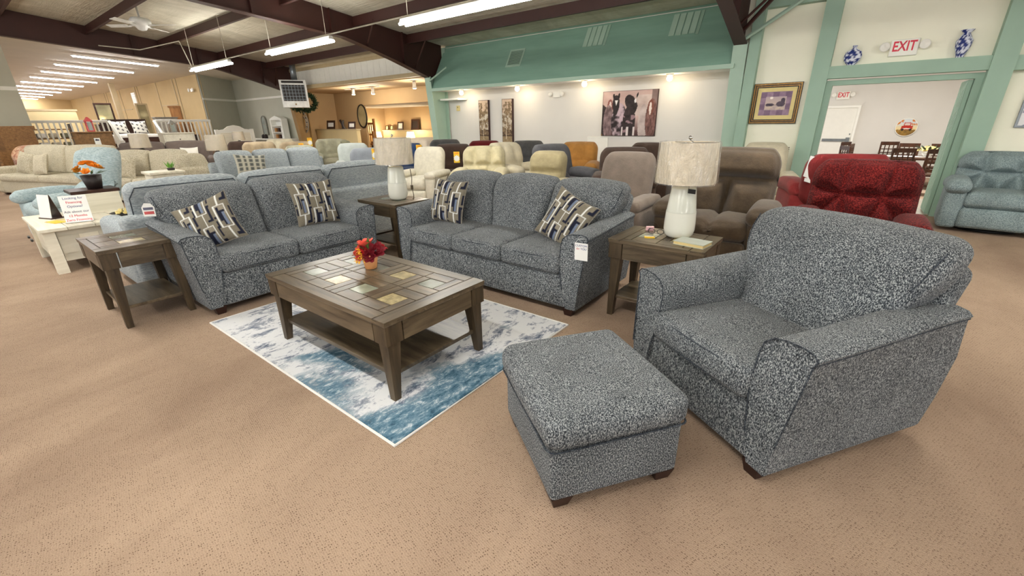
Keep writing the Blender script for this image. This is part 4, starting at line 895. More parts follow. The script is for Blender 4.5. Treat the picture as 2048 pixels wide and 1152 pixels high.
def lantern(label, x, y, z, m):
    t = thing('lantern', label, 'lantern', (x, y, z)); box1(-.07, .07, -.07, .07, 0, .03).build('base', m, t)
    for a in (-1, 1):
        for b in (-1, 1): box1(a * .06 - .01, a * .06 + .01, b * .06 - .01, b * .06 + .01, .03, .25).build('post', m, t)
    box1(-.045, .045, -.045, .045, .03, .23).build('glass', 'glass_grey', t); MB().hexa([(-.09, -.09, .25), (.09, -.09, .25), (.09, .09, .25), (-.09, .09, .25)], [(-.015, -.015, .36), (.015, -.015, .36), (.015, .015, .36), (-.015, .015, .36)]).build('roof', m, t)
lantern('red lantern standing on the brown chest', -16.25, 2.74, 1.33, 'pale_red'); lantern('grey lantern standing on the white chest', -16.75, 4.7, 1.25, 'grey_wood')
t = thing('open_shelf', 'dark open shelving seen through the left railing', 'shelf', (-22.4, 2.75, .72), 90)
for z in (.05, .35, .65): box1(-.5, .5, -.2, .2, z, z + .04).build('shelf', 'brown_wood', t)
for x in (-.5, .47): box1(x, x + .03, -.2, .2, 0, .85).build('side', 'dark_wood', t)
for k in range(6):
    q = MB().rbox(-.1, .1, -.12, .12, 0, .16, .04, 2, 1).build('folded_blanket', ['off_white_cloth', 'cream_weave', 'olive'][k % 3]); put(q, (-22.38, 2.45 + .3 * (k % 3), .81 + .3 * (k // 3)))
    tag(q, ['white', 'cream', 'olive'][k % 3] + ' folded blanket on the ' + ['lower', 'middle'][k // 3] + ' shelf behind the left railing', 'blanket', 'folded blankets')
# bed with wooden headboard at far left
t = thing('headboard', 'rustic brown panelled headboard at the left edge', 'headboard', (-18.6, 1.3, 0), 90); MB().rbox(-.62, .62, -.05, .05, 0, 1.45, .01, 1, 1).build('panel', 'brown_wood', t); box1(-.66, .66, -.07, .07, 1.4, 1.5).build('cap_rail', 'brown_wood', t)
for a in (-.3, .3): box1(a - .25, a + .25, -.065, -.05, .85, 1.32).build('inset', 'brown_wood', t)
t = thing('bed_quilt', 'pinkish patterned quilt heaped high at far left', 'quilt', (-17.35, 1.72, 0), 80); MB().rbox(-.5, .5, -.4, .4, .02, .98, .25, 4, 4, (0, .05, .05)).build('cloth', 'quilt', t, True)
# white bedroom pieces in the alcove
t = thing('headboard', 'white arched headboard standing in the grey alcove', 'headboard', (-18.5, 7.08, 0), 90)
poly = [(-.6, 0), (.6, 0), (.6, 1.27), (.35, 1.3), (.2, 1.4), (0, 1.44), (-.2, 1.4), (-.35, 1.3), (-.6, 1.27)]
MB().prism(poly, 1, -.04, .04).build('panel', 'white_trim', t); [box1(x - .05, x + .05, -.06, .06, 0, 1.3).build('post', 'white_trim', t) for x in (-.6, .6)]
MB().prism([(-.5, .5), (.5, .5), (.5, 1.18), (-.5, 1.18)], 1, -.055, -.04).build('inset', 'white_wood', t)
t = thing('desk', 'white desk along the grey alcove wall', 'desk', (-19.1, 8.75, 0)); MB().rbox(-1.5, 1.5, -.3, .3, .86, .91, .01, 1, 1).build('top', 'white_trim', t)
for x in (-1.4, 0, 1.4): box1(x - .06, x + .06, -.26, .26, 0, .86).build('leg', 'white_trim', t)
t = thing('hutch', 'white arched hutch with cubbyholes on the white desk', 'hutch', (-18.9, 8.95, .91)); MB().prism([(-.5, 0), (-.4, 0), (-.4, .7), (.4, .7), (.4, 0), (.5, 0), (.5, .74), (.2, .82), (0, .86), (-.2, .82), (-.5, .74)], 1, -.12, .12).build('frame', 'white_trim', t)
box1(-.4, .4, .08, .1, 0, .7).build('backing', 'paper', t)
for z in (.22, .46): box1(-.4, .4, -.1, .08, z, z + .025).build('shelf', 'white_trim', t)
for i in range(6): box1(-.33 + (i % 3) * .26, -.2 + (i % 3) * .26, -.06, .06, .0 + .245 * (i // 3) + .002, .15 + .245 * (i // 3)).build('box', ['oak', 'dark_wood', 'paper'][i % 3], t)
for k in range(2):
    t = thing('round_canister', ['dark round canister on the white desk, alcove corner side', 'dark round canister on the white desk beside the hutch'][k], 'canister', (-19.75 + k * .22, 8.62, .91), 0, 'dark canisters'); MB().lathe([(.07, 0), (.075, .1), (.06, .13)], 14).build('body', 'dark_pot', t, True); MB().lathe([(.062, .13), (.03, .15), (.01, .165)], 12).build('lid', 'dark_pot', t, True)
t = thing('wall_decor', 'arched grey window-style decor on the alcove wall', 'wall decor', (-20.65, 9.17, 1.05))
arch = [(-.2, 0), (.2, 0), (.2, .52)] + [(.2 * math.cos(a), .52 + .22 * math.sin(a)) for a in [math.pi * k / 8 for k in range(1, 8)]] + [(-.2, .52)]
MB().prism(arch, 1, -.02, .0).build('backing', 'glass_grey', t); MB().tube([(x, -.03, z) for x, z in arch], .02, 5, True).build('frame', 'grey_wood', t)
for z in (.2, .4): box1(-.19, .19, -.035, -.02, z - .015, z + .015).build('muntin', 'grey_wood', t)
t = thing('wall_clock', 'large open round clock on the wall beside the tan column', 'clock', (-17.35, 9.14, 1.5))
for r_ in (.4, .27): MB().tube([(r_ * math.cos(a), 0, r_ * math.sin(a)) for a in [k * math.tau / 28 for k in range(28)]], .022, 5, True).build('ring', 'grey_wood', t)
for k in range(12): a = k * math.tau / 12; MB().tube([(.27 * math.cos(a), 0, .27 * math.sin(a)), (.4 * math.cos(a), 0, .4 * math.sin(a))], .016, 4).build('numeral', 'dark_pot', t)
MB().tube([(0, 0, 0), (.05, 0, .2)], .014, 4).tube([(0, 0, 0), (-.13, 0, .03)], .014, 4).build('hand', 'dark_pot', t)
# unit heater and wreath on the tan column
t = thing('unit_heater', 'white hanging unit heater with dark louvres on the tan column', 'heater', (-15.5, 8.05, 1.97), 60); t.scale = (.74, .8, 1)
box1(-.55, .55, .0, .55, 0, .85).build('cabinet', 'heater_white', t); box1(-.48, .48, -.012, 0, .2, .70).build('grille_backing', 'heater_dark', t)
box1(-.5, .5, -.03, 0, .0, .2).build('lower_panel', 'heater_white', t); box1(-.52, .52, -.03, 0, .70, .73).build('rim', 'heater_white', t); box1(-.45, .45, -.012, 0, .755, .82).build('grille_backing', 'heater_dark', t)
for k in range(8): box1(-.46 + k * .13, -.445 + k * .13, -.03, -.012, .2, .70).build('slat', 'galvanised', t)
for k in range(5): box1(-.48, .48, -.025, -.012, .24 + k * .1, .25 + k * .1).build('slat', 'galvanised', t)
MB().lathe([(.13, .85), (.13, 1.4)], 14, (.1, .3, 0)).build('flue', 'galvanised', t, True); MB().ball((0, -.035, .1), .03, 8, 5).build('badge', 'gold_frame', t)
t = thing('wreath', 'dark green wreath hanging under the unit heater', 'wreath', (-16.3, 8.72, 2.18), 60); t.scale = (.9, .9, .9); MB().tube([(0, 0, .28), (0, 0, 1.2)], .006, 4).build('hanger', 'conduit', t)
MB().tube([(.48 * math.cos(a), 0, .3 * math.sin(a)) for a in [k * math.tau / 20 for k in range(20)]], .04, 6, True).build('ring', 'leaf_dark', t)
rnd = random.Random(4); mb = MB()
for k in range(700):
    a = rnd.uniform(0, 6.28); c = (.48 * math.cos(a), 0, .3 * math.sin(a)); x = leaf_mb(c, (rnd.uniform(-1, 1), rnd.uniform(-1, .5), rnd.uniform(-1, 1)), .17, .03); mb.add(x.v, x.f)
mb.build('needles', 'leaf_dark', t)['kind'] = 'stuff'
# ------------------------------------------------------------------ lights
def alight(name, loc, sx, sy, W, rot=(0, 0, 0), c=(1, .98, .94), parent=None):
    l = bpy.data.lights.new(name, 'AREA'); l.shape = 'RECTANGLE'; l.size = sx; l.size_y = sy; l.energy = W; l.color = c
    o = bpy.data.objects.new(name, l); COL.objects.link(o); o.location = loc; o.rotation_euler = rot
    if parent: o.parent = parent
    return o
def tube_light(label, loc, rz, L, wires=True):
    t = thing('fluorescent_light', label, 'light', loc, rz, 'hanging fluorescent strips')
    MB().hexa([(-L / 2, -.05, .035), (L / 2, -.05, .035), (L / 2, .05, .035), (-L / 2, .05, .035)], [(-L / 2, -.03, .09), (L / 2, -.03, .09), (L / 2, .03, .09), (-L / 2, .03, .09)]).build('housing', 'heater_white', t)
    for s in (-1, 1):
        MB().tube([(-L / 2 + .02, s * .06, .012), (L / 2 - .02, s * .06, .012)], .019, 8).build('tube', 'tube_glow', t, True)
    for x in (-L / 2 + .15, L / 2 - .15):
        box1(x - .01, x + .01, -.08, .08, -.015, .035).build('socket', 'heater_white', t) if False else None
        if wires: MB().tube([(x, 0, .1), (x, 0, roof_z(loc[1]) - loc[2] - .01)], .006, 4).build('hanger', 'conduit', t)
    alight('tube_lamp', (0, 0, -.03), L - .1, .16, TUBE_W, parent=t)
    return t
for x, lab in ((-13.5, 'hanging fluorescent strip farthest along the row, before the brown rafter'), (-9.1, 'hanging fluorescent strip above the white heater'), (-4.7, 'longest bright fluorescent strip near the green soffit'), (-.25, 'fluorescent strip over the armchair'), (4.2, 'fluorescent strip over the right wall end')):
    tube_light(lab, (x, 4.95, 2.80), 0, 2.44)
for i, x in enumerate((-14.5, -10, -5.5, -1, 3.5)): tube_light(['first', 'second', 'third', 'fourth', 'fifth'][i] + ' fluorescent strip of the row over the front aisle', (x, .2, 2.95), 0, 2.44)
for i, x in enumerate((-12, -7.5, -3, 1.5)): tube_light(['first', 'second', 'third', 'fourth'][i] + ' fluorescent strip of the row behind the aisle', (x, -4.0, 3.1), 0, 2.44)
MB_ = MB().tube([(-15, 4.97, 2.92), (5, 4.97, 2.92)], .012, 5); tag(MB_.build('conduit_pipe', 'conduit'), 'thin pale conduit running along the hanging fluorescent strips', 'conduit')
MB_ = MB().tube([(-16.9, 3.6, 3.5), (-15.8, 4.2, 3.35), (-15.0, 4.9, 3.55), (-14.7, 4.95, 2.9)], .014, 5); tag(MB_.build('flex_cable', 'conduit'), 'pale flexible cable dropping to the far fluorescent strip', 'cable')
for i in range(10):
    x = -20 - 3.03 * i; y0, y1 = 3.52, 5.72
    t = thing('fluorescent_light', 'far ceiling fluorescent pair, ' + ['first', 'second', 'third', 'fourth', 'fifth', 'sixth', 'seventh', 'eighth', 'ninth', 'tenth'][i] + ' row beyond the brown rafter', 'light', (x, (y0 + y1) / 2, far_z((y0 + y1) / 2) - .09), 0, 'fluorescent rows on the far ceiling'); t.rotation_euler[0] = math.atan(-.054)
    box1(-.06, .06, -1.12, 1.12, 0, .025).build('housing', 'heater_white', t)
    for s in (-1, 1): MB().tube([(0, s * .55 - .53, -.012), (0, s * .55 + .53, -.012)], .02, 8).build('tube', 'far_tube_glow', t, True)
    alight('far_tube_lamp', (0, 0, -.05), .12, 2.2, FAR_TUBE_W, parent=t)
# ceiling fan
t = thing('ceiling_fan', 'white ceiling fan with four blades under the roof', 'fan', (-13.4, 3.72, 3.55), 20)
MB().lathe([(.02, .5), (.02, .16), (.16, .15), (.2, .1), (.2, .03), (.12, -.02), (.08, -.08), (.02, -.1)], 24).build('motor', 'heater_white', t, True)
for k in range(4):
    a = k * math.pi / 2 + .3; b = MB().rbox(.28, .75, -.07, .07, .0, .012, .005, 1, 1).xf(Matrix.Rotation(a, 4, 'Z') @ Matrix.Rotation(.2, 4, 'X')).build('blade', 'heater_white', t); MB().tube([(.15 * math.cos(a), .15 * math.sin(a), .01), (.32 * math.cos(a), .32 * math.sin(a), .006)], .015, 4).build('bracket', 'heater_white', b)
# soffit globe lights
for x, lab in ((-8.58, 'bare globe ceiling light nearest the green column'), (-6.74, 'bare globe ceiling light above the tree pictures'), (-4.94, 'bare globe ceiling light left of the horse picture'), (-3.12, 'bare globe ceiling light above the horse picture')):
    t = thing('globe_light', lab, 'light', (x, 8.95, 2.21), 0, 'globe lights under the soffit'); MB().lathe([(.07, 0), (.07, -.02), (.035, -.03)], 16).build('base', 'heater_white', t, True); MB().ball((0, 0, -.075), .055, 14, 8).build('bulb', 'bulb_glow', t, True)
    l = bpy.data.lights.new('globe_lamp', 'POINT'); l.energy = SPOT_W; l.color = (1, .86, .68); l.shadow_soft_size = .06; o = bpy.data.objects.new('globe_lamp', l); COL.objects.link(o); o.parent = t; o.location = (0, 0, -.16)
# track lights in the tan room
for i, (x, y, z) in enumerate(((-14.7, 9.8, 2.45), (-13.55, 9.8, 2.42), (-11.05, 9.5, 2.45))):
    t = thing('track_spot', ['white track spotlight above the half wall', 'second white track spotlight right of the half wall', 'white track spotlight close to the green column'][i], 'light', (x, y, z), 0, 'track spotlights')
    MB().lathe([(.05, .14), (.055, .02), (.07, -.06)], 12).build('head', 'heater_white', t, True); MB().lathe([(.062, -.055), (.04, -.07), (.001, -.075)], 12).build('bulb', 'bulb_glow', t, True); MB().tube([(0, 0, .14), (0, 0, 2.6 - z)], .012, 5).build('stem', 'heater_white', t)
    l = bpy.data.lights.new('spot_lamp', 'POINT'); l.energy = 40; l.color = (1, .92, .78); l.shadow_soft_size = .06; o = bpy.data.objects.new('spot_lamp', l); COL.objects.link(o); o.parent = t; o.location = (0, 0, -.15)
tag(MB().box(-15.2, -13.2, 9.77, 9.83, 2.57, 2.6).build('light_track', 'heater_white'), 'white ceiling track carrying the spotlights', 'track')
# ------------------------------------------------------------------ back room pieces
def small_frame(label, x, y, z, w, h, m='dark_wood', inner='paper', rz=0):
    t = thing('photo_frame', label, 'frame', (x, y, z), rz, 'standing photo frames'); t.rotation_euler[0] = math.radians(-10)
    b = w * .14
    for a in ((-w / 2, -w / 2 + b, 0, h), (w / 2 - b, w / 2, 0, h), (-w / 2 + b, w / 2 - b, 0, b), (-w / 2 + b, w / 2 - b, h - b, h)): box1(a[0], a[1], -.015, .01, a[2], a[3]).build('frame', m, t)
    box1(-w / 2 + b, w / 2 - b, -.004, .006, b, h - b).build('picture', inner, t)
small_frame('large dark photo frame on the half wall ledge', -16.9, 10.02, 1.24, .58, .32); small_frame('dark photo frame at the right end of the half wall', -15.45, 10.02, 1.24, .46, .26)
t = thing('sculpture', 'dark abstract figure on the half wall between frames', 'sculpture', (-16.05, 10.02, 1.24)); MB().tube([(-.1, 0, .32), (-.02, 0, .16), (.02, 0, 0)], [.05, .03, .05], 8).build('figure', 'dark_pot', t, True); MB().tube([(.1, 0, .31), (.03, 0, .2), (.08, 0, .05), (.16, 0, 0)], [.03, .05, .05, .03], 8).build('figure', 'dark_pot', t, True); box1(-.14, .2, -.05, .05, 0, .015).build('base', 'dark_pot', t)
for lab, x, w, h, inn in (('small dark frame at the left of the back ledge', -18.35, .22, .2, 'mat_board'), ('small dark frame second on the back ledge', -18.0, .22, .2, 'mat_board'), ('white photo in a dark frame on the back ledge', -17.35, .42, .36, 'paper'), ('dark grey picture frame on the back ledge', -16.3, .55, .46, 'dark_pot')): small_frame(lab, x, 13.82, 1.12, w, h, 'dark_wood', inn)
t = thing('wall_mirror', 'dark rimmed round mirror edge on the tan wall corner', 'mirror', (-16.05, 10.96, 1.7)); MB().tube([(.3 * math.cos(a), 0, .42 * math.sin(a)) for a in [k * math.tau / 24 for k in range(24)]], .03, 5, True).build('rim', 'black', t); MB().lathe([(.001, -.005), (.29, -.005), (.29, .005), (.001, .005)], 24, caps=False).xf(Matrix.Diagonal((1, 1, 1.4, 1)) @ Matrix.Rotation(math.pi / 2, 4, 'X')).build('glass', 'mirror_glass', t)
t = thing('spindle_headboard', 'oak spindle headboard standing in the back room', 'headboard', (-17.9, 12.4, .0), 8); [box1(x - .04, x + .04, -.04, .04, 0, 1.62 if x > 0 else 1.5).build('post', 'oak', t) for x in (-.45, .45)]; box1(-.45, .45, -.03, .03, 1.38, 1.46).build('top_rail', 'oak', t); box1(-.45, .45, -.03, .03, .5, .58).build('bottom_rail', 'oak', t)
for k in range(7): box1(-.38 + k * .125, -.34 + k * .125, -.015, .015, .58, 1.38).build('spindle', 'oak', t)
t = thing('spindle_footboard', 'oak footboard with short spindles in the back room', 'headboard', (-16.9, 11.6, 0), 8); [box1(x - .04, x + .04, -.04, .04, 0, 1.12).build('post', 'oak', t) for x in (-.45, .45)]; box1(-.45, .45, -.03, .03, .95, 1.02).build('top_rail', 'oak', t); box1(-.45, .45, -.03, .03, .55, .62).build('bottom_rail', 'oak', t)
for k in range(7): box1(-.38 + k * .125, -.34 + k * .125, -.015, .015, .62, .95).build('spindle', 'oak', t)
for x, lab in ((-18.3, 'small lit lamp at the left of the back room'), (-15.9, 'small lit lamp in the middle of the back room')):
    t = thing('lit_lamp', lab, 'lamp', (x, 13.2, .62), 0, 'lit lamps in the back room'); MB().lathe([(.08, 0), (.03, .05), (.05, .14), (.02, .2)], 12).build('base', 'dark_pot', t, True); MB().lathe([(.2, .19), (.15, .43)], 18, caps=False).build('lamp_shade', 'lamp_glow', t, True)
    l = bpy.data.lights.new('lamp_light', 'POINT'); l.energy = 30; l.color = (1, .88, .68); l.shadow_soft_size = .12; o = bpy.data.objects.new('lamp_light', l); COL.objects.link(o); o.parent = t; o.location = (0, 0, .5)
for x, lab in ((-18.3, 'back room nightstand under the left lit lamp'), (-15.9, 'back room nightstand under the middle lit lamp')): stand(lab, x, 13.2, .62, .25, 'dark_wood')
t = thing('bed', 'bed with white bedding in the back room', 'bed', (-14.6, 12.9, 0)); MB().rbox(-.8, .8, -.7, .8, .25, .8, .12, 3, 3, (0, 0, .05)).build('mattress', 'off_white_cloth', t, True); box1(-.85, .85, -.72, .82, 0, .3).build('frame', 'dark_wood', t)
# ================================================================== pictures
def in_ell(u, v, cx, cy, rx, ry, a=0):
    c, s = math.cos(a), math.sin(a); x, y = u - cx, v - cy; x, y = c * x + s * y, -s * x + c * y; return (x / rx) ** 2 + (y / ry) ** 2 < 1
def hsh(i, j, k=0):
    n = math.sin(i * 12.9898 + j * 78.233 + k * 37.719) * 43758.5453; return n - math.floor(n)
def vn(u, v, f, k=0):
    x, y = u * f, v * f; i, j = math.floor(x), math.floor(y); a, b = x - i, y - j; a, b = a * a * (3 - 2 * a), b * b * (3 - 2 * b)
    return (hsh(i, j, k) * (1 - a) + hsh(i + 1, j, k) * a) * (1 - b) + (hsh(i, j + 1, k) * (1 - a) + hsh(i + 1, j + 1, k) * a) * b
def fbm(u, v, f, k=0): return .55 * vn(u, v, f, k) + .3 * vn(u, v, f * 2.1, k + 1) + .15 * vn(u, v, f * 4.3, k + 2)
def picture_face(name, w, h, nx, ny, fn, parent, y=0, mat='print'):
    vs = [(-w / 2 + w * i / nx, y, h * j / ny) for j in range(ny + 1) for i in range(nx + 1)]
    fs = [(j * (nx + 1) + i, j * (nx + 1) + i + 1, (j + 1) * (nx + 1) + i + 1, (j + 1) * (nx + 1) + i) for j in range(ny) for i in range(nx)]
    o = MB().add(vs, fs).build(name, mat, parent); set_cols(o, [fn(i / nx, j / ny) for j in range(ny + 1) for i in range(nx + 1)]); return o
def horses(u, v):
    n = fbm(u, v, 9); c = mix((150, 118, 112), (214, 186, 178), sst(.0, .8, 1 - abs(u - .45)) * .6 + n * .4)
    if v < .12: c = mix((80, 54, 50), (170, 130, 124), fbm(u * 2, v, 14))
    if .62 < u < .93 and .45 < v < .9: c = mix((180, 158, 150), (220, 205, 198), n)
    if u > .9 and v > .5: c = mix((110, 92, 90), (140, 120, 116), n)
    c = mix((70, 48, 48), c, sst(-.15, .5, v))
    blk = lambda k: mix((22, 16, 16), (74, 60, 60), fbm(u, v, 16, k))
    if in_ell(u, v, .78, .28, .09, .42): c = mix((160, 142, 138), (222, 210, 204), n)
    if in_ell(u, v, .92, .36, .10, .45): c = mix((60, 36, 34), (170, 128, 118), fbm(u * 3, v, 12))
    if in_ell(u, v, .90, .62, .055, .17): c = (120, 72, 60)
    if in_ell(u, v, .895, .6, .022, .14): c = (226, 212, 204)
    if in_ell(u, v, .14, .65, .055, .18): c = (138, 86, 78)
    if in_ell(u, v, .145, .64, .024, .14): c = (222, 204, 198)
    if u < .10 and v < .72 - u: c = blk(1)
    if in_ell(u, v, .12, .3, .1, .4): c = mix((70, 54, 54), (190, 162, 164), fbm(u * 2, v, 10))
    if in_ell(u, v, .33, .32, .15, .42): c = mix((40, 31, 33), (196, 174, 182), sst(.36, .74, fbm(u * 1.5, v, 8, 4)))
    if in_ell(u, v, .52, .3, .12, .38): c = blk(5) if fbm(u, v, 10, 8) < .62 else (150, 122, 128)
    if in_ell(u, v, .255, .72, .07, .2): c = blk(2)
    if in_ell(u, v, .25, .56, .045, .09): c = (44, 36, 36)
    if in_ell(u, v, .53, .74, .10, .18, .3) or in_ell(u, v, .6, .6, .05, .14, -.25): c = blk(3)
    if in_ell(u, v, .205, .9, .018, .05) or in_ell(u, v, .305, .9, .018, .06) or in_ell(u, v, .645, .9, .014, .06, -.2): c = (28, 22, 22)
    if abs(u - .26) < .03 * max(0, (v - .68)) / .12 and .68 < v < .8: c = (236, 232, 230)
    if in_ell(u, v, .615, .78, .018, .045): c = (238, 234, 232)
    if v < .2 and (abs(u - .40) < .016 or abs(u - .5) < .022 or abs(u - .62) < .014): c = (220, 208, 206)
    return c
t = thing('horse_canvas', 'wide canvas of dark horses with white blazes on the white wall', 'picture', (-4.05, 9.328, 1.085))
box1(-.61, .61, -.02, .02, 0, .9).build('stretcher', 'canvas_edge', t); picture_face('print', 1.2, .885, 120, 88, horses, t, -.0215).location = (0, 0, .008)
MB().ball((-.59, -.024, .02), .014, 8, 5).build('stud', 'gold_frame', t)
def trees(k):
    def f(u, v):
        n = fbm(u, v * 3, 7, k); c = mix((186, 172, 150), (218, 210, 196), n) if v > .3 else mix((120, 98, 70), (186, 166, 130), fbm(u, v * 5, 9, k))
        if v > .72: c = mix(c, (214, 172, 140), .4)
        if .22 < v < .36: c = mix((58, 44, 34), (110, 88, 66), n)
        if fbm(u * 1.2, v * 3.4, 6, k + 3) > .52 - .1 * math.sin(v * 3.2) and .25 < v < .95: c = mix((76, 58, 44), (190, 166, 128), fbm(u * 2, v * 6, 8, k + 7))
        if abs(u - .42 - .04 * math.sin(v * 9 + k)) < .02 and .15 < v < .6: c = (224, 210, 184)
        return c
    return f
for x, k, lab in ((-8.12, 1, 'tall narrow autumn tree picture nearest the green column'), (-7.32, 9, 'tall narrow autumn tree picture on the horse picture side')):
    t = thing('tree_canvas', lab, 'picture', (x, 9.31, .80), 0, 'narrow tree pictures'); box1(-.165, .165, -.03, .04, 0, 1.15).build('stretcher', 'canvas_edge', t); picture_face('print', .31, 1.13, 30, 90, trees(k), t, -.0315).location = (0, 0, .01)
t = thing('thermostat', 'small cream thermostat on the white wall by the column', 'thermostat', (-9.1, 9.35, 1.71)); MB().rbox(-.06, .06, -.03, 0, 0, .14, .01, 1, 1).build('case', 'mat_board', t); box1(-.015, .015, -.034, -.03, .085, .105).build('display', 'black', t)
t = thing('emergency_light', 'white twin emergency light on the horse wall', 'light', (-5.86, 9.35, 1.92)); MB().rbox(-.1, .1, -.05, 0, 0, .13, .01, 1, 1).build('case', 'exit_white', t)
for s in (-1, 1): MB().lathe([(.03, 0), (.055, .04), (.05, .05)], 12).xf(Matrix.Translation((s * .16, -.03, .07)) @ Matrix.Rotation(math.pi / 2, 4, 'X')).build('lamp_head', 'exit_white', t, True)
t = thing('access_cover', 'pale square cover plate low on the horse wall', 'panel', (-4.75, 9.35, .55)); box1(-.25, .25, -.02, 0, 0, .5).build('plate', 'exit_white', t); MB().tube([(-.25, -.02, 0), (.25, -.02, 0), (.25, -.02, .5), (-.25, -.02, .5)], .012, 4, True).build('rim', 'white_trim', t)
# framed landscape
def landscape(u, v):
    n = fbm(u, v, 8, 2); c = mix((128, 104, 128), (176, 150, 166), n)
    if .18 < u < .84 and .22 < v < .8:
        c = mix((214, 196, 176), (188, 168, 172), (v - .22) / .6)
        if v < .42: c = mix((222, 206, 178), (170, 150, 160), fbm(u, v, 12))
        if in_ell(u, v, .33, .45, .14, .07) or in_ell(u, v, .68, .48, .14, .12) or in_ell(u, v, .74, .62, .07, .12) or (.3 < u < .8 and .42 < v < .46): c = mix((58, 50, 66), (110, 96, 106), n)
        if in_ell(u, v, .36, .74, .05, .05): c = (246, 236, 226)
    elif (int(u * 5) + int(v * 4)) % 2: c = mix(c, (96, 74, 100), .5)
    return c
t = thing('framed_landscape', 'landscape print in a gold and black frame with cream mat', 'picture', (-1.265, 8.845, 1.315))
w, h = .70, .625
for b0, b1, m, y in ((0, .008, 'black', -.036), (.008, .026, 'gold_frame', -.04), (.026, .04, 'black', -.028), (.04, .054, 'gold_frame', -.034), (.054, .068, 'black', -.024)):
    for a in ((-w / 2 + b0, -w / 2 + b1, b0, h - b0), (w / 2 - b1, w / 2 - b0, b0, h - b0), (-w / 2 + b1, w / 2 - b1, b0, b1), (-w / 2 + b1, w / 2 - b1, h - b1, h - b0)): box1(a[0], a[1], y, 0, a[2], a[3]).build('frame', m, t)
box1(-w / 2 + .06, w / 2 - .06, -.016, 0, .06, h - .06).build('mat_board', 'mat_board', t); picture_face('print', w - .25, h - .26, 60, 50, landscape, t, -.0175).location = (0, 0, .13)
t = thing('framed_print', 'grey framed print with blue shapes at the right edge', 'picture', (1.86, 8.845, 1.24))
for a in ((-.3, -.275, 0, .42), (.275, .3, 0, .42), (-.275, .275, 0, .025), (-.275, .275, .395, .42)): box1(a[0], a[1], -.03, 0, a[2], a[3]).build('frame', 'galvanised', t)
picture_face('print', .55, .37, 30, 20, lambda u, v: (60, 70, 120) if fbm(u, v, 7, 3) > .56 else (236, 236, 236), t, -.012).location = (0, 0, .025)
# exit signs
def exit_sign(label, loc, s=1.0):
    t = thing('exit_sign', label, 'sign', loc, 0, 'exit signs'); t.scale = (s, s, s)
    MB().rbox(-.155, .155, -.045, 0, 0, .21, .008, 1, 1).build('case', 'exit_white', t); text_obj('EXIT', .175, 'red_letter', t, Matrix.Translation((0, -.046, .118)) @ UP, bold=.004, xs=.72)
    for q in (-1, 1):
        b = MB().tube([(q * .15, -.02, .1), (q * .2, -.03, .12)], .014, 6).build('arm', 'exit_white', t); MB().lathe([(.03, 0), (.058, .05), (.06, .065), (.045, .06), (.001, .05)], 16, caps=False).xf(Matrix.Translation((q * .215, -.02, .125)) @ Matrix.Rotation(math.pi / 2, 4, 'X')).build('lamp_head', 'exit_white', t, True)
exit_sign('red lettered EXIT sign with twin lamps above the green header', (.205, 8.85, 2.20)); exit_sign('smaller looking EXIT sign with twin lamps inside the dining room', (-.73, 18.0, 1.9), 1.1)
# porcelain wall pockets on the header
def porcelain(label, loc, prof, n=28):
    t = thing('porcelain_vase', label, 'vase', loc, 0, 'blue and white porcelain vases')
    vs = MB().lathe(prof, n, caps=False); o = vs.build('body', 'print', t, True)
    set_cols(o, [(34, 50, 116) if fbm(math.atan2(p[1], p[0]) * .5 + 2, p[2] * 4, 9, 5) > .5 else (222, 226, 238) for p in vs.v]); return t
def rp(prof, k=5):
    out = []
    for (r0, z0), (r1, z1) in zip(prof, prof[1:]): out += [(r0 + (r1 - r0) * i / k, z0 + (z1 - z0) * i / k) for i in range(k)]
    return out + [prof[-1]]
porcelain('round blue and white moon flask standing on the header left of the exit sign', (-.36, 8.79, 2.12), rp([(.001, 0), (.05, 0), (.045, .01), (.09, .06), (.105, .12), (.09, .18), (.04, .215), (.022, .23), (.03, .265), (.001, .265)])).scale = (1.05, .5, 1)
porcelain('slender blue and white vase standing on the header right of the exit sign', (.81, 8.79, 2.12), rp([(.001, 0), (.045, 0), (.04, .02), (.075, .12), (.085, .2), (.05, .26), (.035, .29), (.07, .33), (.001, .33)])).scale = (1, .8, 1)
# dining room contents
d2 = struct('door_3', box1(-1.14, -.27, 17.94, 18, -.35, 1.66), 'exit_white')
box1(-1.02, -.36, 17.90, 17.94, .66, .74).build('panic_bar', 'galvanised', d2); box1(-.40, -.30, 17.89, 17.94, .62, .78).build('panic_lock', 'galvanised', d2); box1(-.34, -.31, 17.92, 17.94, .86, .9).build('keyhole', 'galvanised', d2)
struct('trim_16', MB().box(-.27, -.21, 17.9, 18, -.35, 1.72).box(-1.2, -1.14, 17.9, 18, -.35, 1.72).box(-1.14, -.27, 17.9, 18, 1.66, 1.72), 'white_trim')
def truck(u, v):
    x, y = u - .5, v - .5; n = fbm(u, v, 8)
    c = mix((214, 220, 222), (236, 214, 160), sst(.75, .4, v)) if v > .36 else mix((196, 150, 60), (90, 70, 40), n)
    if v > .62 and (u < .3 or u > .7) and n > .45: c = (206, 120, 40)
    if .26 < u < .78 and .36 < v < .58 or (.36 < u < .68 and .5 < v < .76): c = (188, 44, 30)
    if .4 < u < .64 and .6 < v < .72: c = (222, 200, 190)
    if abs(v - .42) < .03 and .34 < u < .7: c = (232, 226, 214)
    if in_ell(u, v, .34, .36, .06, .07) or in_ell(u, v, .7, .36, .06, .07): c = (40, 34, 30)
    return c
t = thing('round_plaque', 'round plaque picturing a red pickup truck on the dining wall', 'plaque', (.99, 17.98, 1.08)); vs = []; cols = []; fs = []; nr, na = 16, 48
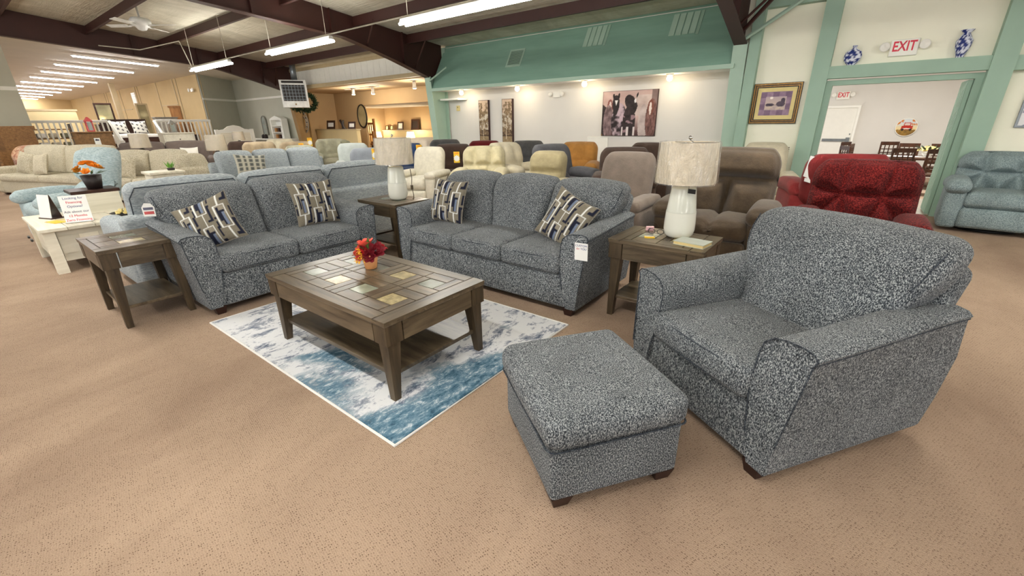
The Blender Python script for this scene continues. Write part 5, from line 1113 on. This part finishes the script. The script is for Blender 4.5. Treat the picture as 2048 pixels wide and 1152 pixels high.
for i in range(nr + 1):
    for k in range(na): r_ = i / nr; a = k * math.tau / na; vs.append((.25 * r_ * math.cos(a), -.02, .25 * r_ * math.sin(a))); cols.append(truck(.5 + .5 * r_ * math.cos(a), .5 + .5 * r_ * math.sin(a)))
for i in range(nr): fs += [(i * na + k, i * na + (k + 1) % na, (i + 1) * na + (k + 1) % na, (i + 1) * na + k) for k in range(na)]
set_cols(MB().add(vs, fs).build('print', 'print', t), cols); MB().tube([(.25 * math.cos(a), -.01, .25 * math.sin(a)) for a in [k * math.tau / 32 for k in range(32)]], .014, 5, True).build('rim', 'exit_white', t)
def dchair(label, x, y, rz):
    t = thing('dining_chair', label, 'chair', (x, y, -.35), rz, 'dark dining chairs')
    for a in (-.2, .2):
        MB().hexa([(a - .022, .2, 0), (a + .022, .2, 0), (a + .022, .245, 0), (a - .022, .245, 0)], [(a - .02, .25, 1.02), (a + .02, .25, 1.02), (a + .02, .285, 1.02), (a - .02, .285, 1.02)]).build('leg', 'dining_wood', t); box1(a - .02, a + .02, -.22, -.18, 0, .44).build('leg', 'dining_wood', t)
    MB().rbox(-.23, .23, -.24, .24, .43, .47, .01, 1, 1).build('seat', 'dining_wood', t)
    for z in (.72, .82): box1(-.2, .2, .245, .262, z, z + .025).build('back_slat', 'dining_wood', t)
    box1(-.22, .22, .25, .28, .94, 1.04).build('top_rail', 'dining_wood', t); box1(-.2, .2, .225, .245, .52, .6).build('lower_rail', 'dining_wood', t)
    for a in (-.1, 0, .1): box1(a - .012, a + .012, .245, .262, .6, .94).build('back_slat', 'dining_wood', t)
    for z in (.2,): box1(-.2, .2, .2, .23, z, z + .03).build('stretcher', 'dining_wood', t)
dchair('dark dining chair nearest the folded door panel, back turned', 1.45, 14.1, 185); dchair('dark dining chair second along the near table side', .82, 14.3, 190); dchair('dark dining chair turned sideways near the near table corner', -.05, 14.75, 120); dchair('dark dining chair against the far side of the table end', .75, 17.2, 10); dchair('dark dining chair at the table end by the white door', .1, 15.7, 80)
dchair('dark dining chair on the far table side under the plaque', 1.1, 16.3, 0); dchair('dark dining chair on the far table side by the flowers', 1.75, 16.2, 0); dchair('dark dining chair alone by the dining wall', -.1, 16.8, 60)
t = thing('dining_table', 'dark dining table with pale top set for guests', 'table', (1.45, 15.3, -.35)); MB().rbox(-1.0, 1.0, -.5, .5, .72, .77, .01, 1, 1).build('top', 'dining_wood', t); [box1(a * .9 - .05, a * .9 + .05, b * .4 - .05, b * .4 + .05, 0, .72).build('leg', 'dining_wood', t) for a in (-1, 1) for b in (-1, 1)]
q = MB().rbox(-.85, .85, -.3, .3, .0, .01, .003, 1, 1).build('table_runner', 'paper'); put(q, (1.45, 15.3, .421)); q.scale = (1, .5, 1); tag(q, 'white runner laid along the dining table', 'runner')
t = thing('centrepiece', 'cream roses and dark leaves in the middle of the dining table', 'flowers', (1.4, 15.3, .432)); MB().lathe([(.06, 0), (.12, .08), (.1, .1)], 12).build('bowl', 'paper', t, True)
rnd = random.Random(2)
for k in range(12): a = k * 2.4; rr = .05 + .16 * (k / 12); rose(None, (rr * math.cos(a), rr * math.sin(a), .12 + .06 * (1 - k / 12)), .08, rnd, (math.cos(a), math.sin(a), 1.2)).build('bloom', 'petal_cream', t)
for k in range(12): a = k * .52; leaf_mb((.12 * math.cos(a), .12 * math.sin(a), .14), (math.cos(a), math.sin(a), .7), .22, .035).build('leaf', 'leaf_dark', t)
wall_mirror('framed_poster', 'reddish poster on the dining room side wall', (2.72, 15.6, .7), -90, .6, .9, 'white_trim', 'pale_red', .03, 'poster')
alight('dining_fill', (.8, 14.2, 2.825), 1, 1, 160, c=(1, .97, .92))  # added fill light for the dining room, out of view with its panel
tag(box1(.3, 1.3, 13.7, 14.7, 2.83, 2.85).build('dining_fill_panel', 'exit_white'), 'flat white ceiling panel added out of view for the dining fill light', 'light')
# paper on the light red recliner, yellow tags on recliners
t = thing('paper_tag', 'white paper hanging on the light red recliner', 'tag', (-.42, 6.42, .86), 20); MB().prism([(-.05, -.12), (.05, -.16), (.06, .1), (-.02, .12)], 1, -.002, .002).build('sheet', 'paper', t); MB().prism([(-.03, -.18), (.04, -.2), (.03, -.14), (-.03, -.14)], 1, -.004, -.002).build('flap', 'paper', t)
def ytag(label, x, y, z, rz):
    t = thing('price_tag', label, 'tag', (x, y, z), rz, 'yellow price tags'); box1(-.055, .055, -.002, .002, -.1, .1).build('card', 'yellow_tag', t)
    star = [((.062 if k % 2 else .045) * math.cos(k * math.tau / 20), (.062 if k % 2 else .045) * math.sin(k * math.tau / 20) - .02) for k in range(20)]
    MB().prism(star, 1, -.0045, -.002).build('burst', 'paper', t); box1(-.04, .04, -.0035, -.002, .06, .085).build('print', 'petal_orange', t)
for lab, p in (('yellow price tag with white burst on the dark brown recliner by the cream tufted one', (-5.98, 6.02, .80, 40)), ('yellow price tag peeking left of the white swivel recliner', (-6.95, 5.95, .91, 45)), ('yellow price tag on the slate grey recliner by the corner lamp', (-7.05, 4.98, .89, 55)), ('lower yellow price tag on the sand suede recliner in the far row', (-10.75, 5.52, .90, 62)), ('upper yellow price tag behind the sand suede recliner', (-11.3, 6.05, 1.0, 62))): ytag(lab, *p)

# small fittings on the far walls
t = thing('emergency_light', 'small twin emergency light high on the beige wall', 'light', (-22.8, 7.5, 2.78)); MB().rbox(-.1, .1, -.08, 0, 0, .12, .01, 1, 1).build('case', 'exit_white', t)
for s_ in (-1, 1): MB().lathe([(.04, 0), (.075, .06), (.07, .07)], 12).xf(Matrix.Translation((s_ * .22, -.04, .07)) @ Matrix.Rotation(math.pi / 2, 4, 'X')).build('lamp_head', 'exit_white', t, True)
t = thing('wall_vent', 'narrow white slotted vent on the beige wall above the dark mirror', 'vent', (-31.5, 7.5, 2.55)); box1(-.35, .35, -.02, 0, 0, .6).build('plate', 'exit_white', t)
for k in range(5): box1(-.3, .3, -.03, -.02, .06 + k * .11, .11 + k * .11).build('slat', 'white_trim', t)
t = thing('lit_lamp', 'small lit lamp by the brown headboard at the left edge', 'lamp', (-17.3, .78, .95)); MB().lathe([(.1, 0), (.03, .05), (.05, .18), (.02, .24)], 12).build('base', 'dark_pot', t, True); MB().lathe([(.24, .22), (.16, .5)], 18, caps=False).build('lamp_shade', 'lamp_glow', t, True)
stand('brown nightstand by the brown headboard under the lit lamp', -17.3, .78, .95, .24)
t = thing('price_sheet', 'pale paper sheets scattered on the white lift-top table corner', 'paper', (-6.75, .62, .475), 15); box1(-.11, .11, -.07, .07, 0, .002).build('sheet', 'mat_board', t); box1(-.05, .16, -.1, .0, .002, .004).build('sheet', 'yellow_tag', t)
